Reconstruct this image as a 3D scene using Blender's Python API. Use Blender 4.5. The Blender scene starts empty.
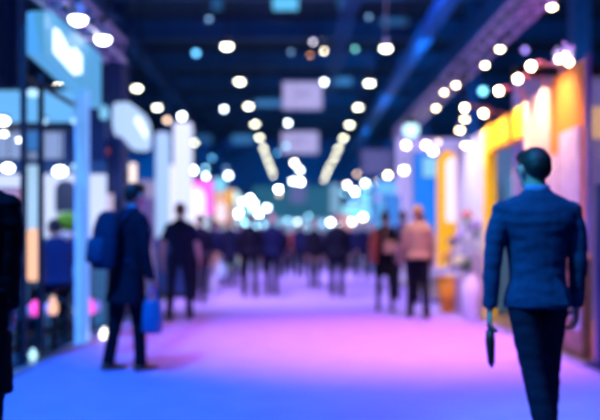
import bpy, bmesh, math, random
from mathutils import Vector, Matrix, noise
R = math.radians
random.seed(4)
sc = bpy.context.scene
COL = sc.collection

# ------------------------------------------------------------------ camera, world, light, exposure
EYE = 1.24
cam_d = bpy.data.cameras.new('camera'); cam = bpy.data.objects.new('camera', cam_d); COL.objects.link(cam)
cam.location = (0, 0, EYE); cam.rotation_euler = (R(90), 0, 0)
cam_d.lens = 50; cam_d.sensor_width = 36
cam_d.shift_x = 4/600; cam_d.shift_y = 28/600
cam_d.clip_end = 300
cam_d.dof.use_dof = True; cam_d.dof.focus_distance = 3.1; cam_d.dof.aperture_fstop = 1.12
sc.camera = cam
w = bpy.data.worlds.new('world'); sc.world = w; w.use_nodes = True
w.node_tree.nodes['Background'].inputs[0].default_value = (0.01, 0.13, 0.45, 1)
w.node_tree.nodes['Background'].inputs[1].default_value = 0.07
sc.view_settings.view_transform = 'Standard'; sc.view_settings.look = 'None'
sc.view_settings.exposure = 0.12; sc.view_settings.gamma = 1.0
sc.view_settings.use_curve_mapping = False
cy = sc.cycles
cy.use_denoising = True; cy.max_bounces = 5; cy.diffuse_bounces = 3; cy.glossy_bounces = 3
cy.transmission_bounces = 4; cy.transparent_max_bounces = 6
cy.sample_clamp_indirect = 4.0; cy.sample_clamp_direct = 0.0; cy.blur_glossy = 1.0
cy.caustics_reflective = False; cy.caustics_refractive = False
cy.use_adaptive_sampling = False

def spot(name, loc, target, color, energy, angle=60, blend=1.0, radius=0.15):
    l = bpy.data.lights.new(name, 'SPOT'); l.color = color; l.energy = energy
    l.spot_size = R(angle); l.spot_blend = blend; l.shadow_soft_size = radius
    o = bpy.data.objects.new(name, l); COL.objects.link(o); o.location = loc
    o.rotation_euler = (Vector(target) - Vector(loc)).to_track_quat('-Z', 'Y').to_euler()
    return o
# coloured stage lights of the hall, hung from the roof above the frame
spot('stage_light', (3.0, 9.0, 9.5), (1.3, 10.4, 0), (0.95, 0.30, 0.95), 8200, 46)
spot('stage_light', (1.5, 6.0, 9.5), (2.4, 7.4, 0), (0.8, 0.2, 1.0), 1000, 40)
spot('stage_light', (-3.5, 3.0, 9.0), (-1.9, 7.6, 0), (0.01, 0.22, 1.0), 7500, 66)
spot('stage_light', (1.5, 2.0, 9.0), (1.0, 6.4, 0), (0.20, 0.18, 1.0), 1300, 40)
spot('stage_light', (-2.6, 2.2, 6.4), (1.30, 4.75, 1.5), (0.03, 0.52, 1.0), 2300, 24)
spot('stage_light', (-2.0, 14.0, 9.5), (-0.4, 19.0, 0), (0.62, 0.42, 1.0), 8500, 70)
spot('stage_light', (2.5, 22.0, 10.5), (0.6, 32.0, 0), (0.55, 0.42, 1.0), 13000, 90)
for _x in (-22, -8, 8, 22):
    spot('added_wall_wash', (_x, 80, 7.0), (_x*0.9, 96, 6.0), (0.01, 0.28, 0.8), 9000, 120)  # added lamps turn the far wall blue, standing in for lit haze

# ------------------------------------------------------------------ materials
MATS = {}
def mat(name, color, rough=0.6, metal=0.0, emit=None, strength=0.0, var=0.12, scale=6.0, bump=0.0, bscale=60.0, spec=0.5, trans=0.0):
    if name in MATS: return MATS[name]
    m = bpy.data.materials.new(name); m.use_nodes = True
    nt = m.node_tree; b = nt.nodes['Principled BSDF']
    tc = nt.nodes.new('ShaderNodeTexCoord')
    n = nt.nodes.new('ShaderNodeTexNoise'); n.inputs['Scale'].default_value = scale; n.inputs['Detail'].default_value = 3
    nt.links.new(tc.outputs['Object'], n.inputs['Vector'])
    r = nt.nodes.new('ShaderNodeValToRGB')
    c = color
    r.color_ramp.elements[0].color = (c[0]*(1-var), c[1]*(1-var), c[2]*(1-var), 1)
    r.color_ramp.elements[1].color = (min(1, c[0]*(1+var)), min(1, c[1]*(1+var)), min(1, c[2]*(1+var)), 1)
    r.color_ramp.elements[0].position = 0.3; r.color_ramp.elements[1].position = 0.7
    nt.links.new(n.outputs['Fac'], r.inputs['Fac']); nt.links.new(r.outputs['Color'], b.inputs['Base Color'])
    b.inputs['Roughness'].default_value = rough; b.inputs['Metallic'].default_value = metal
    b.inputs['Specular IOR Level'].default_value = spec
    if trans: b.inputs['Transmission Weight'].default_value = trans
    if bump:
        n2 = nt.nodes.new('ShaderNodeTexNoise'); n2.inputs['Scale'].default_value = bscale; n2.inputs['Detail'].default_value = 4
        nt.links.new(tc.outputs['Object'], n2.inputs['Vector'])
        bp = nt.nodes.new('ShaderNodeBump'); bp.inputs['Strength'].default_value = bump; bp.inputs['Distance'].default_value = 0.02
        nt.links.new(n2.outputs['Fac'], bp.inputs['Height']); nt.links.new(bp.outputs['Normal'], b.inputs['Normal'])
    if emit:
        b.inputs['Emission Color'].default_value = (*emit, 1); b.inputs['Emission Strength'].default_value = strength
    MATS[name] = m
    return m
def glow(name, color, strength):
    return mat(name, tuple(0.02+0.13*min(1, x) for x in color), 0.5, emit=color, strength=strength, var=0.02)
_fab = {}
def fabric(color, rough=0.85):
    if max(color) < .12: color = tuple(c*.6 for c in color)
    k = tuple(round(c, 3) for c in color)
    return mat('fabric_%s' % '_'.join(str(x) for x in k), color, rough, var=0.15, scale=30, bump=0.25, bscale=14, spec=0.12)
carpet = mat('carpet', (0.46, 0.36, 0.80), 0.62, var=0.07, scale=3, bump=0.15, bscale=180, spec=0.35)
concrete = mat('concrete', (0.16, 0.18, 0.22), 0.35, var=0.2, scale=1.2)
booth_gloss = mat('glossy_dark_floor', (0.05, 0.08, 0.12), 0.16, var=0.2, scale=2)
wood_floor = mat('wood_floor', (0.40, 0.24, 0.12), 0.4, var=0.25, scale=4)
edge_metal = mat('edge_metal', (0.45, 0.5, 0.55), 0.35, metal=0.5)
steel_blue = mat('steel_blue', (0.05, 0.16, 0.42), 0.5, metal=0.0, var=0.2)
roof_dark = mat('roof_dark', (0.03, 0.06, 0.14), 0.8, var=0.25, scale=0.4)
navy_wall = mat('navy_wall', (0.03, 0.20, 0.42), 0.7, var=0.25, scale=0.3)
truss_alu = mat('truss_aluminium', (0.52, 0.48, 0.62), 0.35, metal=0.4)
black_metal = mat('black_metal', (0.01, 0.013, 0.02), 0.6)
navy_panel = mat('navy_panel', (0.012, 0.05, 0.16), 0.5)
white_panel = mat('white_panel', (0.78, 0.76, 0.86), 0.5, var=0.04)
lavender_panel = mat('lavender_panel', (0.42, 0.38, 0.62), 0.6, var=0.06)
orange_panel = mat('orange_panel', (0.95, 0.30, 0.04), 0.55, var=0.06)
pink_panel = mat('pink_panel', (0.92, 0.60, 0.52), 0.6, var=0.05)
yellow_paint = mat('yellow_paint', (0.95, 0.42, 0.01), 0.5, var=0.05)
wood = mat('counter_wood', (0.36, 0.17, 0.06), 0.45, var=0.3, scale=9)
cyan_post = mat('cyan_post', (0.25, 0.6, 0.95), 0.4, emit=(0.16, 0.46, 0.90), strength=0.55)
skin = mat('skin', (0.62, 0.36, 0.26), 0.55, var=0.06)
skin_dark = mat('skin_dark', (0.30, 0.16, 0.11), 0.55, var=0.06)
eye_mat = mat('eye', (0.05, 0.04, 0.04), 0.2)
lip_mat = mat('lips', (0.45, 0.16, 0.14), 0.5)
leather = mat('shoe_leather', (0.015, 0.012, 0.012), 0.35)
brown_leather = mat('brown_leather', (0.20, 0.07, 0.03), 0.4)

# ------------------------------------------------------------------ mesh helpers
def tagit(o, label=None, cat=None, group=None, kind=None):
    if label: o['label'] = label
    if cat: o['category'] = cat
    if group: o['group'] = group
    if kind: o['kind'] = kind
    return o
def thing(name, label, cat, loc=(0, 0, 0), rz=0.0, group=None):
    o = bpy.data.objects.new(name, None); COL.objects.link(o); o.empty_display_size = 0.1
    o.location = loc; o.rotation_euler = (0, 0, rz)
    return tagit(o, label, cat, group)
def P(px, py, Y):
    return Vector(((px-296)*Y/833.33, Y, EYE+(238-py)*Y/833.33))
class MB:
    """collects shapes; coordinates given in world minus origin"""
    def __init__(s, origin=(0, 0, 0)):
        s.bm = bmesh.new(); s.o = Vector(origin)
    def box(s, a, b, bevel=0.0):
        a = Vector(a)-s.o; b = Vector(b)-s.o
        bm = s.bm if not bevel else bmesh.new()
        vs = [bm.verts.new((x, y, z)) for x in (a.x, b.x) for y in (a.y, b.y) for z in (a.z, b.z)]
        for f in ((0, 1, 3, 2), (4, 6, 7, 5), (0, 4, 5, 1), (2, 3, 7, 6), (0, 2, 6, 4), (1, 5, 7, 3)):
            bm.faces.new([vs[i] for i in f])
        if bevel:
            bmesh.ops.recalc_face_normals(bm, faces=bm.faces)
            bmesh.ops.bevel(bm, geom=list(bm.edges), offset=bevel, segments=2, affect='EDGES', profile=0.6)
            me = bpy.data.meshes.new('t'); bm.to_mesh(me); bm.free(); s.bm.from_mesh(me); bpy.data.meshes.remove(me)
        return s
    def loft(s, rings, n=16, cap=True):
        """rings: (centre, U, V)"""
        prev = None; first = None
        for c, U, V in rings:
            c = Vector(c)-s.o; U = Vector(U); V = Vector(V)
            ring = [s.bm.verts.new(c+U*math.cos(2*math.pi*i/n)+V*math.sin(2*math.pi*i/n)) for i in range(n)]
            if prev:
                for i in range(n):
                    s.bm.faces.new((prev[i], prev[(i+1) % n], ring[(i+1) % n], ring[i]))
            else: first = ring
            prev = ring
        if cap:
            s.bm.faces.new(list(reversed(first))); s.bm.faces.new(prev)
        return s
    def tube(s, pts, rad, n=12, flat=1.0, ref=None, cap=True, round_end=False):
        pts = [Vector(p) for p in pts]
        if not isinstance(rad, (list, tuple)): rad = [rad]*len(pts)
        rad = list(rad)
        if round_end:
            d0 = (pts[0]-pts[1]).normalized(); d1 = (pts[-1]-pts[-2]).normalized(); r0, r1 = rad[0], rad[-1]
            pts = [pts[0]+d0*r0*0.85, pts[0]+d0*r0*0.5]+pts+[pts[-1]+d1*r1*0.5, pts[-1]+d1*r1*0.85]
            rad = [r0*0.4, r0*0.85]+rad+[r1*0.85, r1*0.4]
        rings = []; u = None
        for i, p in enumerate(pts):
            d = (pts[min(i+1, len(pts)-1)]-pts[max(i-1, 0)]).normalized()
            if u is None:
                u = Vector(ref) if ref else (Vector((1, 0, 0)) if abs(d.x) < 0.8 else Vector((0, 1, 0)))
            u = (u-d*u.dot(d)).normalized(); v = d.cross(u)
            rings.append((p, u*rad[i], v*rad[i]*flat))
        return s.loft(rings, n, cap)
    def ball(s, c, r, seg=16, rot=None):
        r = Vector(r) if isinstance(r, (list, tuple, Vector)) else Vector((r, r, r))
        M = Matrix.Translation(Vector(c)-s.o) @ (rot.to_4x4() if rot else Matrix()) @ Matrix.Diagonal((r.x, r.y, r.z, 1))
        bmesh.ops.create_uvsphere(s.bm, u_segments=seg, v_segments=max(6, seg*2//3), radius=1, matrix=M)
        return s
    def prism(s, pts, thick):
        """polygon pts extruded by vector thick"""
        t = Vector(thick); a = [s.bm.verts.new(Vector(p)-s.o) for p in pts]; b = [s.bm.verts.new(Vector(p)-s.o+t) for p in pts]
        n = len(a); s.bm.faces.new(a); s.bm.faces.new(list(reversed(b)))
        for i in range(n): s.bm.faces.new((a[i], b[i], b[(i+1) % n], a[(i+1) % n]))
        return s
    def build(s, name, m, parent=None, smooth=False, voxel=None, sm=3, wrinkle=0.0, loc=None):
        bmesh.ops.recalc_face_normals(s.bm, faces=s.bm.faces)
        me = bpy.data.meshes.new(name); s.bm.to_mesh(me); s.bm.free()
        if voxel: me = remesh(me, voxel, sm, wrinkle)
        me.name = name; me.materials.clear(); me.materials.append(m)
        if smooth or voxel: me.polygons.foreach_set('use_smooth', [True]*len(me.polygons))
        o = bpy.data.objects.new(name, me); COL.objects.link(o)
        if parent: o.parent = parent
        else: o.location = s.o
        return o
def remesh(me, voxel, sm, wrinkle):
    ts = bpy.data.scenes.new('tmp')
    o = bpy.data.objects.new('tmp', me); ts.collection.objects.link(o)
    m = o.modifiers.new('r', 'REMESH'); m.mode = 'VOXEL'; m.voxel_size = voxel
    if sm:
        m = o.modifiers.new('s', 'SMOOTH'); m.iterations = sm; m.factor = 0.5
    with bpy.context.temp_override(scene=ts, view_layer=ts.view_layers[0]):
        dg = bpy.context.evaluated_depsgraph_get(); dg.update()
        out = bpy.data.meshes.new_from_object(o.evaluated_get(dg))
    bpy.data.objects.remove(o); bpy.data.meshes.remove(me); bpy.data.scenes.remove(ts)
    if wrinkle:
        for v in out.vertices:
            p = v.co; k = noise.noise(Vector((p.x*9, p.y*9, p.z*22)))
            v.co = p + v.normal*k*wrinkle
    return out
def struct(name, mb, m, **k):
    o = mb.build(name, m, **k); o['kind'] = 'structure'; return o
def copy_tree(o, parent=None):
    c = o.copy(); COL.objects.link(c)
    if parent: c.parent = parent
    for ch in list(o.children): copy_tree(ch, c)
    return c

# ------------------------------------------------------------------ the hall
HL = 96.0
struct('floor', MB().box((-30, -6, -0.12), (30, HL, -0.02)), concrete)
struct('floor_aisle_carpet', MB().box((-2.5, -6, -0.02), (2.75, HL-4, 0.0)), carpet)
struct('floor_booth_left', MB().box((-9, 5, -0.02), (-2.6, 26, 0.012)), booth_gloss)
struct('floor_booth_right', MB().box((2.85, 4, -0.02), (9, 26, 0.012)), wood_floor)
struct('trim_1', MB().box((-2.6, -6, -0.02), (-2.5, 60, 0.022)), edge_metal)
struct('trim_2', MB().box((2.75, -6, -0.02), (2.85, 60, 0.022)), edge_metal)
struct('wall_back', MB().box((-30, HL, 0), (30, HL+0.3, 12.3)), navy_wall)
struct('wall_left', MB().box((-30.3, 14, 0), (-30, HL, 12.3)), navy_wall)
struct('wall_right', MB().box((30, 14, 0), (30.3, HL, 12.3)), navy_wall)
struct('ceiling', MB().box((-30, -6, 12), (30, HL, 12.3)), roof_dark)

def i_beam(mb, a, b, h=0.5, wd=0.3, t=0.05):
    a = Vector(a); b = Vector(b)
    if abs(a.x-b.x) > abs(a.y-b.y):
        x0, x1 = sorted((a.x, b.x)); y = a.y; z = a.z
        mb.box((x0, y-wd/2, z-t), (x1, y+wd/2, z)); mb.box((x0, y-wd/2, z-h), (x1, y+wd/2, z-h+t)); mb.box((x0, y-t/2, z-h+t), (x1, y+t/2, z-t))
    else:
        y0, y1 = sorted((a.y, b.y)); x = a.x; z = a.z
        mb.box((x-wd/2, y0, z-t), (x+wd/2, y1, z)); mb.box((x-wd/2, y0, z-h), (x+wd/2, y1, z-h+t)); mb.box((x-t/2, y0, z-h+t), (x+t/2, y1, z-t))
k = 0
for y in (34, 41, 48, 55, 62, 69, 76, 83, 90):
    k += 1
    m = MB(); i_beam(m, (-29.9, y, 11.9), (29.9, y, 11.9), 0.9, 0.4)
    struct('ceiling_beam_%d' % k, m, steel_blue)
for x in (-18, -8, 8, 18):
    k += 1
    m = MB(); i_beam(m, (x, 20, 10.95), (x, HL, 10.95), 0.6, 0.4)
    struct('ceiling_beam_%d' % k, m, steel_blue)
# steel girder right of the lamp rows, its blue light put into the colour
painted_blue_light = mat('blue_lit_girder', (0.03, 0.30, 0.80), 0.45, var=0.15)
m = MB(); i_beam(m, (4.55, 20, 8.6), (4.55, 80, 8.6), 0.42, 0.42)
struct('ceiling_beam_%d' % (k+1), m, painted_blue_light)
for yy in (28, 40, 52):
    spot('added_uplight', (4.1, yy, 6.2), (4.6, yy+5, 8.4), (0.0, 0.42, 0.95), 1000, 90)  # lamps added only to tint the girder blue
j = 0
for x in (8, -8):
    for y in (23.5, 38, 52, 66, 80):
        j += 1
        m = MB((x, y, 0)); m.box((x-0.23, y-0.03, 0), (x+0.23, y+0.03, 12)); m.box((x-0.25, y-0.25, 0), (x-0.2, y+0.25, 12)); m.box((x+0.2, y-0.25, 0), (x+0.25, y+0.25, 12))
        m.box((x-0.4, y-0.4, 0), (x+0.4, y+0.4, 0.04))
        struct('column_%d' % j, m, steel_blue)
# added lamps wash the columns and the roof blue, in place of lit haze
for x, y in ((6.6, 20), (6.6, 34), (6.6, 50), (-6.6, 34), (-6.6, 50)):
    spot('added_uplight', (x, y, 3.4), (x*1.2, y+4, 7.5), (0.0, 0.42, 0.85), 420, 80)

# ------------------------------------------------------------------ lamps
lamp_emit = glow('ceiling_lamp_glow', (1.0, 1.0, 0.74), 15)
warm_emit = glow('warm_lamp_glow', (1.0, 0.74, 0.42), 22)
white_emit = glow('white_lamp_glow', (0.86, 0.95, 1.0), 14)
ORD = ['nearest', 'second nearest', 'third nearest', 'fourth nearest', 'fifth nearest', 'sixth nearest', 'seventh nearest', 'eighth nearest', 'ninth nearest', 'tenth nearest', 'eleventh nearest', 'twelfth nearest']
def make_highbay():
    t = thing('ceiling_light', 'x', 'ceiling light')
    hs_ = MB().tube([(0, 0, 0.0), (0, 0, 0.10), (0, 0, 0.20), (0, 0, 0.26)], [0.175, 0.15, 0.10, 0.09], 20, cap=True).build('housing', black_metal, t, True)
    MB().loft([((0, 0, -0.004), (0.15, 0, 0), (0, 0.15, 0)), ((0, 0, -0.05), (0.13, 0, 0), (0, 0.13, 0)), ((0, 0, -0.075), (0.07, 0, 0), (0, 0.07, 0))], 20).build('diffuser', lamp_emit, hs_, True)
    MB().tube([(0, 0, 0.26), (0, 0, 4.2)], 0.012, 6).build('rod', black_metal, t)
    return t
hb = make_highbay()
first = True
def place_highbay(x, y, z, label, group):
    global first
    o = hb if first else copy_tree(hb)
    first = False
    o.location = (x, y, z); tagit(o, label, 'ceiling light', group)
SP = 5.9
for i in range(11):
    y = 4.41*SP + i*SP
    if i < 10: place_highbay(-2.16, y, 7.24, 'round ceiling lamp, %s in the row over the left half of the aisle' % ORD[i], 'lamps in the left ceiling row')
    place_highbay(2.84, y+0.3, 7.24, 'round ceiling lamp, %s in the row over the right half of the aisle' % ORD[i], 'lamps in the right ceiling row')
for x, y, lab in ((-9.5, 27.6, 'round ceiling lamp far left, at the edge beside the pale blue sign'),
                  (-9.4, 33.0, 'round ceiling lamp just under the pale blue lit sign'),
                  (-6.36, 33.3, 'round ceiling lamp above the rounded white blade sign'),
                  (-6.36, 38.2, 'round ceiling lamp, second in the short row above the white light towers'),
                  (-6.36, 46.5, 'round ceiling lamp, third in the short row above the white light towers'),
                  (-6.36, 52.2, 'round ceiling lamp, fourth in the short row above the white light towers')):
    place_highbay(x, y, 7.24, lab, 'lamps of the outer ceiling rows')

def pendant(px, py, Y, diam, m, name, label, cat='hanging lamp', group=None, top=1.5):
    c = P(px, py, Y); t = thing(name, label, cat, c, 0, group)
    r = diam*(0.34 if Y != 20 else .5)
    MB().ball((0, 0, 0), r, 14).build('bulb', m, t, True)
    MB().tube([(0, 0, r*0.6), (0, 0, r*1.25), (0, 0, r*1.5)], [r*0.75, r*0.5, r*0.2], 12).build('socket', black_metal, t, True)
    MB().tube([(0, 0, r*1.4), (0, 0, 11.99-c.z)], 0.008, 6).build('cord', black_metal, t)
    return t
cream = glow('cream_lamp_glow', (1.0, 0.86, 0.62), 16); amber = glow('amber_lamp_glow', (1.0, 0.42, 0.15), 6)
pale = glow('pale_lamp_glow', (0.8, 0.75, 0.95), 8); blueg = glow('blue_lamp_glow', (0.12, 0.5, 0.95), 5); white9 = glow('crisp_lamp_glow', (0.80, 0.95, 1.0), 16)
dimblue = glow('dim_blue_lamp_glow', (0.25, 0.5, 0.9), 3); cyang = glow('cyan_lamp_glow', (0.2, 0.75, 1.0), 5)
tan_g = glow('tan_lamp_glow', (0.85, 0.6, 0.42), 6); purple_g = glow('purple_lamp_glow', (0.35, 0.25, 0.9), 4); teal_g = glow('teal_lamp_glow', (0.2, 0.75, 0.75), 4)
G1 = 'small lamps hanging in the middle of the ceiling'
for px, py, Y, d, m, lab in (
    (285, 31, 42, .22, cream, 'small cream lamp, topmost of the cluster in the middle of the ceiling'),
    (296, 36, 42, .2, amber, 'small orange lamp between two pale ones in the ceiling cluster'),
    (313, 42, 42, .2, pale, 'small lilac lamp in the ceiling cluster, right of the orange one'),
    (324, 51, 42, .22, cream, 'small cream lamp, rightmost of the ceiling cluster'),
    (291, 52, 42, .2, dimblue, 'small pale blue lamp, lowest of the ceiling cluster'),
    (310, 55, 42, .16, amber, 'faint reddish lamp at the bottom of the ceiling cluster'),
    (196, 53, 36, .34, blueg, 'blue lamp left of the nearest left row ceiling lamp'),
    (209, 19, 40, .25, dimblue, 'faint grey blue lamp high in the upper left of the roof'),
    (324, 82, 40, .28, white9, 'crisp white lamp at the right corner of the upper hanging sign'),
    (288, 123, 46, .28, white9, 'crisp white lamp between the two hanging signs'),
    (355, 49, 38, .24, teal_g, 'dim teal lamp left of the nearest right row ceiling lamp'),
    (369, 17, 38, .24, dimblue, 'dim grey lamp near the top right of the middle'),
    (224, 109, 40, .24, white9, 'white lamp left of the left ceiling row, third lamp down'),
    (182, 116, 30, .26, white9, 'white lamp on top of the second white light tower'),
    (167, 120, 30, .24, tan_g, 'tan lamp on top of the first white light tower'),
    (212, 158, 48, .28, blueg, 'blue lamp right of the white light towers'),
    (206, 176, 42, .24, white9, 'pale lamp above the magenta panel'),
    (193, 170, 36, .36, white9, 'large white lamp left of the lamp above the magenta panel'),
    (226, 168, 50, .24, dimblue, 'dim blue lamp above the far left booths'),
    (221, 192, 45, .3, white9, 'white lamp beside the orange far booth'),
    (277, 153, 55, .28, blueg, 'blue lamp left of the lower hanging sign'),
    (286, 146, 47, .24, cyang, 'pale cyan lamp at the lower left corner of the lower hanging sign'),
    (300, 170, 50, .32, white9, 'white lamp below the lower hanging sign'),
    (293, 181, 60, .4, white9, 'whitish lamp lower left of the lamp below the hanging sign'),
    (279, 194, 60, .3, tan_g, 'tan lamp at the foot of the left ceiling row'),
    (357, 174, 52, .3, tan_g, 'tan lamp right of the end of the right ceiling row'),
    (346, 184, 52, .26, tan_g, 'dim brown lamp beneath the tan lamp right of the aisle'),
    (388, 175, 36, .28, warm_emit, 'bright cream lamp topmost over the cluster left of the blue poster'),
    (365, 183, 44, .3, white9, 'white lamp leftmost in the bright cluster over the far right booths'),
    (378, 186, 44, .26, pale, 'pale grey lamp in the middle of the bright cluster'),
    (386, 185, 40, .3, white9, 'white lamp under the bright cream lamp of the cluster'),
    (396, 187, 44, .26, pale, 'pale lamp rightmost in the bright cluster'),
    (371, 197, 44, .36, white9, 'larger white lamp low in the bright cluster'),
    (361, 191, 44, .26, cyang, 'cyan lamp at the lower left of the bright cluster'),
    (353, 200, 44, .3, blueg, 'blue lamp low left of the bright cluster'),
    (331, 222, 40, .34, white9, 'white lamp low over the far crowd beside the dark suited man'),
    (322, 223, 42, .28, dimblue, 'pale blue lamp next to the white one over the far crowd'),
    (363, 217, 34, .26, warm_emit, 'warm white lamp glowing under the cyan far canopy'),
    (238, 213, 40, .42, white9, 'large white lamp over the two left walkers'),
    (253, 204, 40, .42, white9, 'large white lamp over the middle of the far left crowd'),
    (245, 199, 44, .26, dimblue, 'pale blue lamp behind the large white ones on the left'),
    (525, 50, 26, .22, purple_g, 'purple lamp in the dark right of the truss'),
    (536, 92, 22, .22, teal_g, 'green teal lamp above the pink wall'),
    (483, 91, 26, .3, cyang, 'cyan lamp between the truss and the yellow portal'),
    (406, 145, 22, .2, warm_emit, 'warm lamp on the left corner of the white portal'),
    (426, 145, 22, .2, warm_emit, 'warm lamp in the middle of the white portal header'),
    (433, 151, 21, .2, warm_emit, 'warm lamp hanging over the blue poster'),
    (438, 142, 21, .16, tan_g, 'dim tan lamp on the right of the white portal header'),
    (404, 170, 22, .24, white_emit, 'white lamp halfway down the white portal post'),
    ):
    pendant(px, py, Y, d, m, 'hanging_lamp', lab, group=G1 if 'cluster in the middle of the ceiling' in lab or 'ceiling cluster' in lab else 'small lamps over the far booths', top=1.2 if Y < 30 else 2.5)
pendant(411, 130, 20, .38, glow('globe_lantern_glow', (0.55, 0.90, 0.98), 1.7), 'globe_lantern', 'large pale teal globe lantern hanging at the end of the truss', 'lantern')

tiny = [glow('tiny_lamp_a', (1.0, .92, .78), 14), glow('tiny_lamp_b', (.75, .92, 1.0), 12), glow('tiny_lamp_c', (.3, .75, 1.0), 7), glow('tiny_lamp_d', (.95, .95, 1.0), 30)]
rt_ = random.Random(7); used_ = []
for n_, xa, xb, ya, yb, lab in ((12, 230, 270, 197, 226, 'tiny white lamp in the glowing bunch over the far left of the crowd'), (4, 276, 330, 214, 230, 'tiny lamp in the row over the crowd at the far end'),
                      (18, 340, 398, 178, 224, 'tiny white lamp in the glowing bunch over the far right of the crowd'), (7, 180, 230, 165, 212, 'tiny white lamp among the light towers and panels on the left'), (3, 268, 306, 160, 192, 'tiny pale lamp beneath the lower hanging sign')):
    for q in range(n_):
        for _try in range(30):
            X_, Y_ = rt_.uniform(xa, xb), rt_.uniform(ya, yb)
            if all(abs(X_-a_)+abs(Y_-b_) > 9 for a_, b_ in used_): break
        used_.append((X_, Y_))
        pendant(X_, Y_, rt_.choice((37, 44, 50.5, 54, 60, 66))+rt_.uniform(-1, 1), rt_.uniform(.25, .42), rt_.choice(tiny), 'booth_lamp', lab, group=lab.replace('tiny', 'tiny'))
# trusses
def truss(label, X, y0, y1, z, s=0.26, m=truss_alu, skew=0.0):
    t = thing('lighting_truss', label, 'truss', (X, y0, z))
    L = y1-y0; h = s/2
    for dx in (-h, h):
        for dz in (-h, h):
            MB().tube([(dx, 0, dz), (dx+skew, L, dz)], 0.026, 8).build('chord', m, t, True)
    b = MB(); n = max(2, int(L/s)); st = L/n
    for i in range(n):
        sk = skew*i/n; sk2 = skew*(i+1)/n
        a = h if i % 2 else -h
        for q in (-h, h):
            b.tube([(q+sk, i*st, -a), (q+sk2, (i+1)*st, a)], 0.014, 6)
            b.tube([(-a+sk, i*st, q), (a+sk2, (i+1)*st, q)], 0.014, 6)
    b.build('lattice', m, t)
    for yy in (L*0.08, L*0.92):
        MB().tube([(0, yy, h), (0, yy, 12-z-0.02)], 0.01, 6).build('hanging_cable', black_metal, t)
    return t
truss('grey lilac lighting truss slanting above the left booth sign', -2.42, 6.6, 11.0, 3.70, 0.26, skew=0.04)
truss('long lilac lighting truss running above the right hand booths', 3.06, 8.0, 25.0, 4.33, 0.27)
truss('blue lit square truss hanging over the far right of the aisle', 1.9, 24, 48, 9.6, 0.42, steel_blue)
spot('added_truss_wash', (1.4, 9, 7.2), (3.06, 15, 4.3), (0.50, 0.48, 1.0), 1100, 70)  # lamps added to brighten the trusses
spot('added_truss_wash', (-1.2, 5.5, 6.5), (-2.4, 9.5, 3.7), (0.65, 0.55, 1.0), 320, 50)

def truss_spot(px, py, Y, label, drop=0.22, r=0.045, m=warm_emit, group='spot lamps hung from the right truss'):
    c = P(px, py, Y); t = thing('spot_lamp', label, 'spot lamp', c, 0, group)
    MB().tube([(0, 0, 0.01), (0, 0, 0.06), (0, 0, 0.14), (0, 0, 0.16)], [r*1.1, r*1.05, r*0.6, r*0.3], 16).build('housing', mat('lamp_housing', (0.25, 0.35, 0.5), 0.4), t, True)
    MB().ball((0, 0, 0), (r, r, r*0.7), 14).build('bulb', m, t, True)
    m_ = MB().tube([(0, 0, 0.15), (0, 0, drop)], 0.012, 6); m_.box((-.17, -.02, drop-.02), (.17, .02, drop+.02)); m_.build('yoke', black_metal, t)
    return t
for px, py, Y, lab in ((552, 7, 9.8, 'warm spot lamp on the truss, nearest the top right corner'),
    (500, 49, 12.2, 'warm spot lamp on the truss, second from the top right'),
    (485, 65, 13.2, 'warm spot lamp on the truss, third from the top right'),
    (456, 85, 15.6, 'warm spot lamp on the truss, fourth from the top right'),
    (444, 92, 16.9, 'warm spot lamp on the truss, fifth from the top right'),
    (436, 108, 17.8, 'warm spot lamp on the truss, farthest and lowest of the line')):
    truss_spot(px, py, Y, lab, drop=max(0.2, 4.2-P(px, py, Y).z))
for px, py, Y, lab in ((460, 130, 15.2, 'warm lamp just left of the yellow header end'),
    (465, 119, 15.4, 'warm lamp above and left of the yellow header'),
    (466, 145, 14.0, 'white lamp low beside the yellow portal')):
    truss_spot(px, py, Y, lab, drop=4.2-P(px, py, Y).z, r=0.055, group='lamps above the white wall')
lw = glow('left_spot_glow', (0.92, 0.97, 1.0), 14)
truss_spot(78, 19, 8.4, 'white cone spot lamp on the left truss, upper one', drop=0.24, r=0.085, m=lw, group='cone spots on the left truss')
truss_spot(103, 39, 9.7, 'white cone spot lamp on the left truss, lower one', drop=0.24, r=0.085, m=lw, group='cone spots on the left truss')

# ------------------------------------------------------------------ hanging signs
def hanging_sign(px0, px1, py0, py1, Y, label):
    a = P(px0, py1, Y); b = P(px1, py0, Y); c = (a+b)/2
    t = thing('hanging_sign', label, 'sign', (c.x, Y, a.z)); o = (c.x, Y, a.z)
    MB(o).box((a.x, Y, a.z), (b.x, Y+0.2, b.z), 0.04).build('box_frame', mat('sign_frame', (0.5, 0.5, 0.65), 0.5), t)
    lp_ = MB(o).box((a.x+.06, Y-0.012, a.z+.06), (b.x-.06, Y, b.z-.06)).build('light_panel', glow('hanging_sign_glow', (0.42, 0.38, 0.72), 0.95), t)
    w2 = (b.x-a.x); mm = MB(o)
    for q, (u, v) in enumerate(((.3, .7), (.34, .62))):
        z = a.z+(b.z-a.z)*(.62-.12*q); mm.box((a.x+w2*u, Y-0.018, z-.05), (a.x+w2*v, Y-0.012, z+.03))
    mm.build('faint_mark', glow('sign_mark', (0.26, 0.24, 0.6), 0.75), lp_)
    for x in (a.x+.2, b.x-.2):
        MB(o).tube([(x, Y+.1, b.z), (x, Y+.1, 11.995)], 0.015, 6).build('hanging_cable', black_metal, t)
hanging_sign(282, 323, 81, 110, 38, 'lilac lit rectangular sign hanging over the aisle, the upper nearer one')
hanging_sign(281, 319, 131, 154, 50, 'lilac lit rectangular sign hanging over the aisle, the lower farther one')
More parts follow.
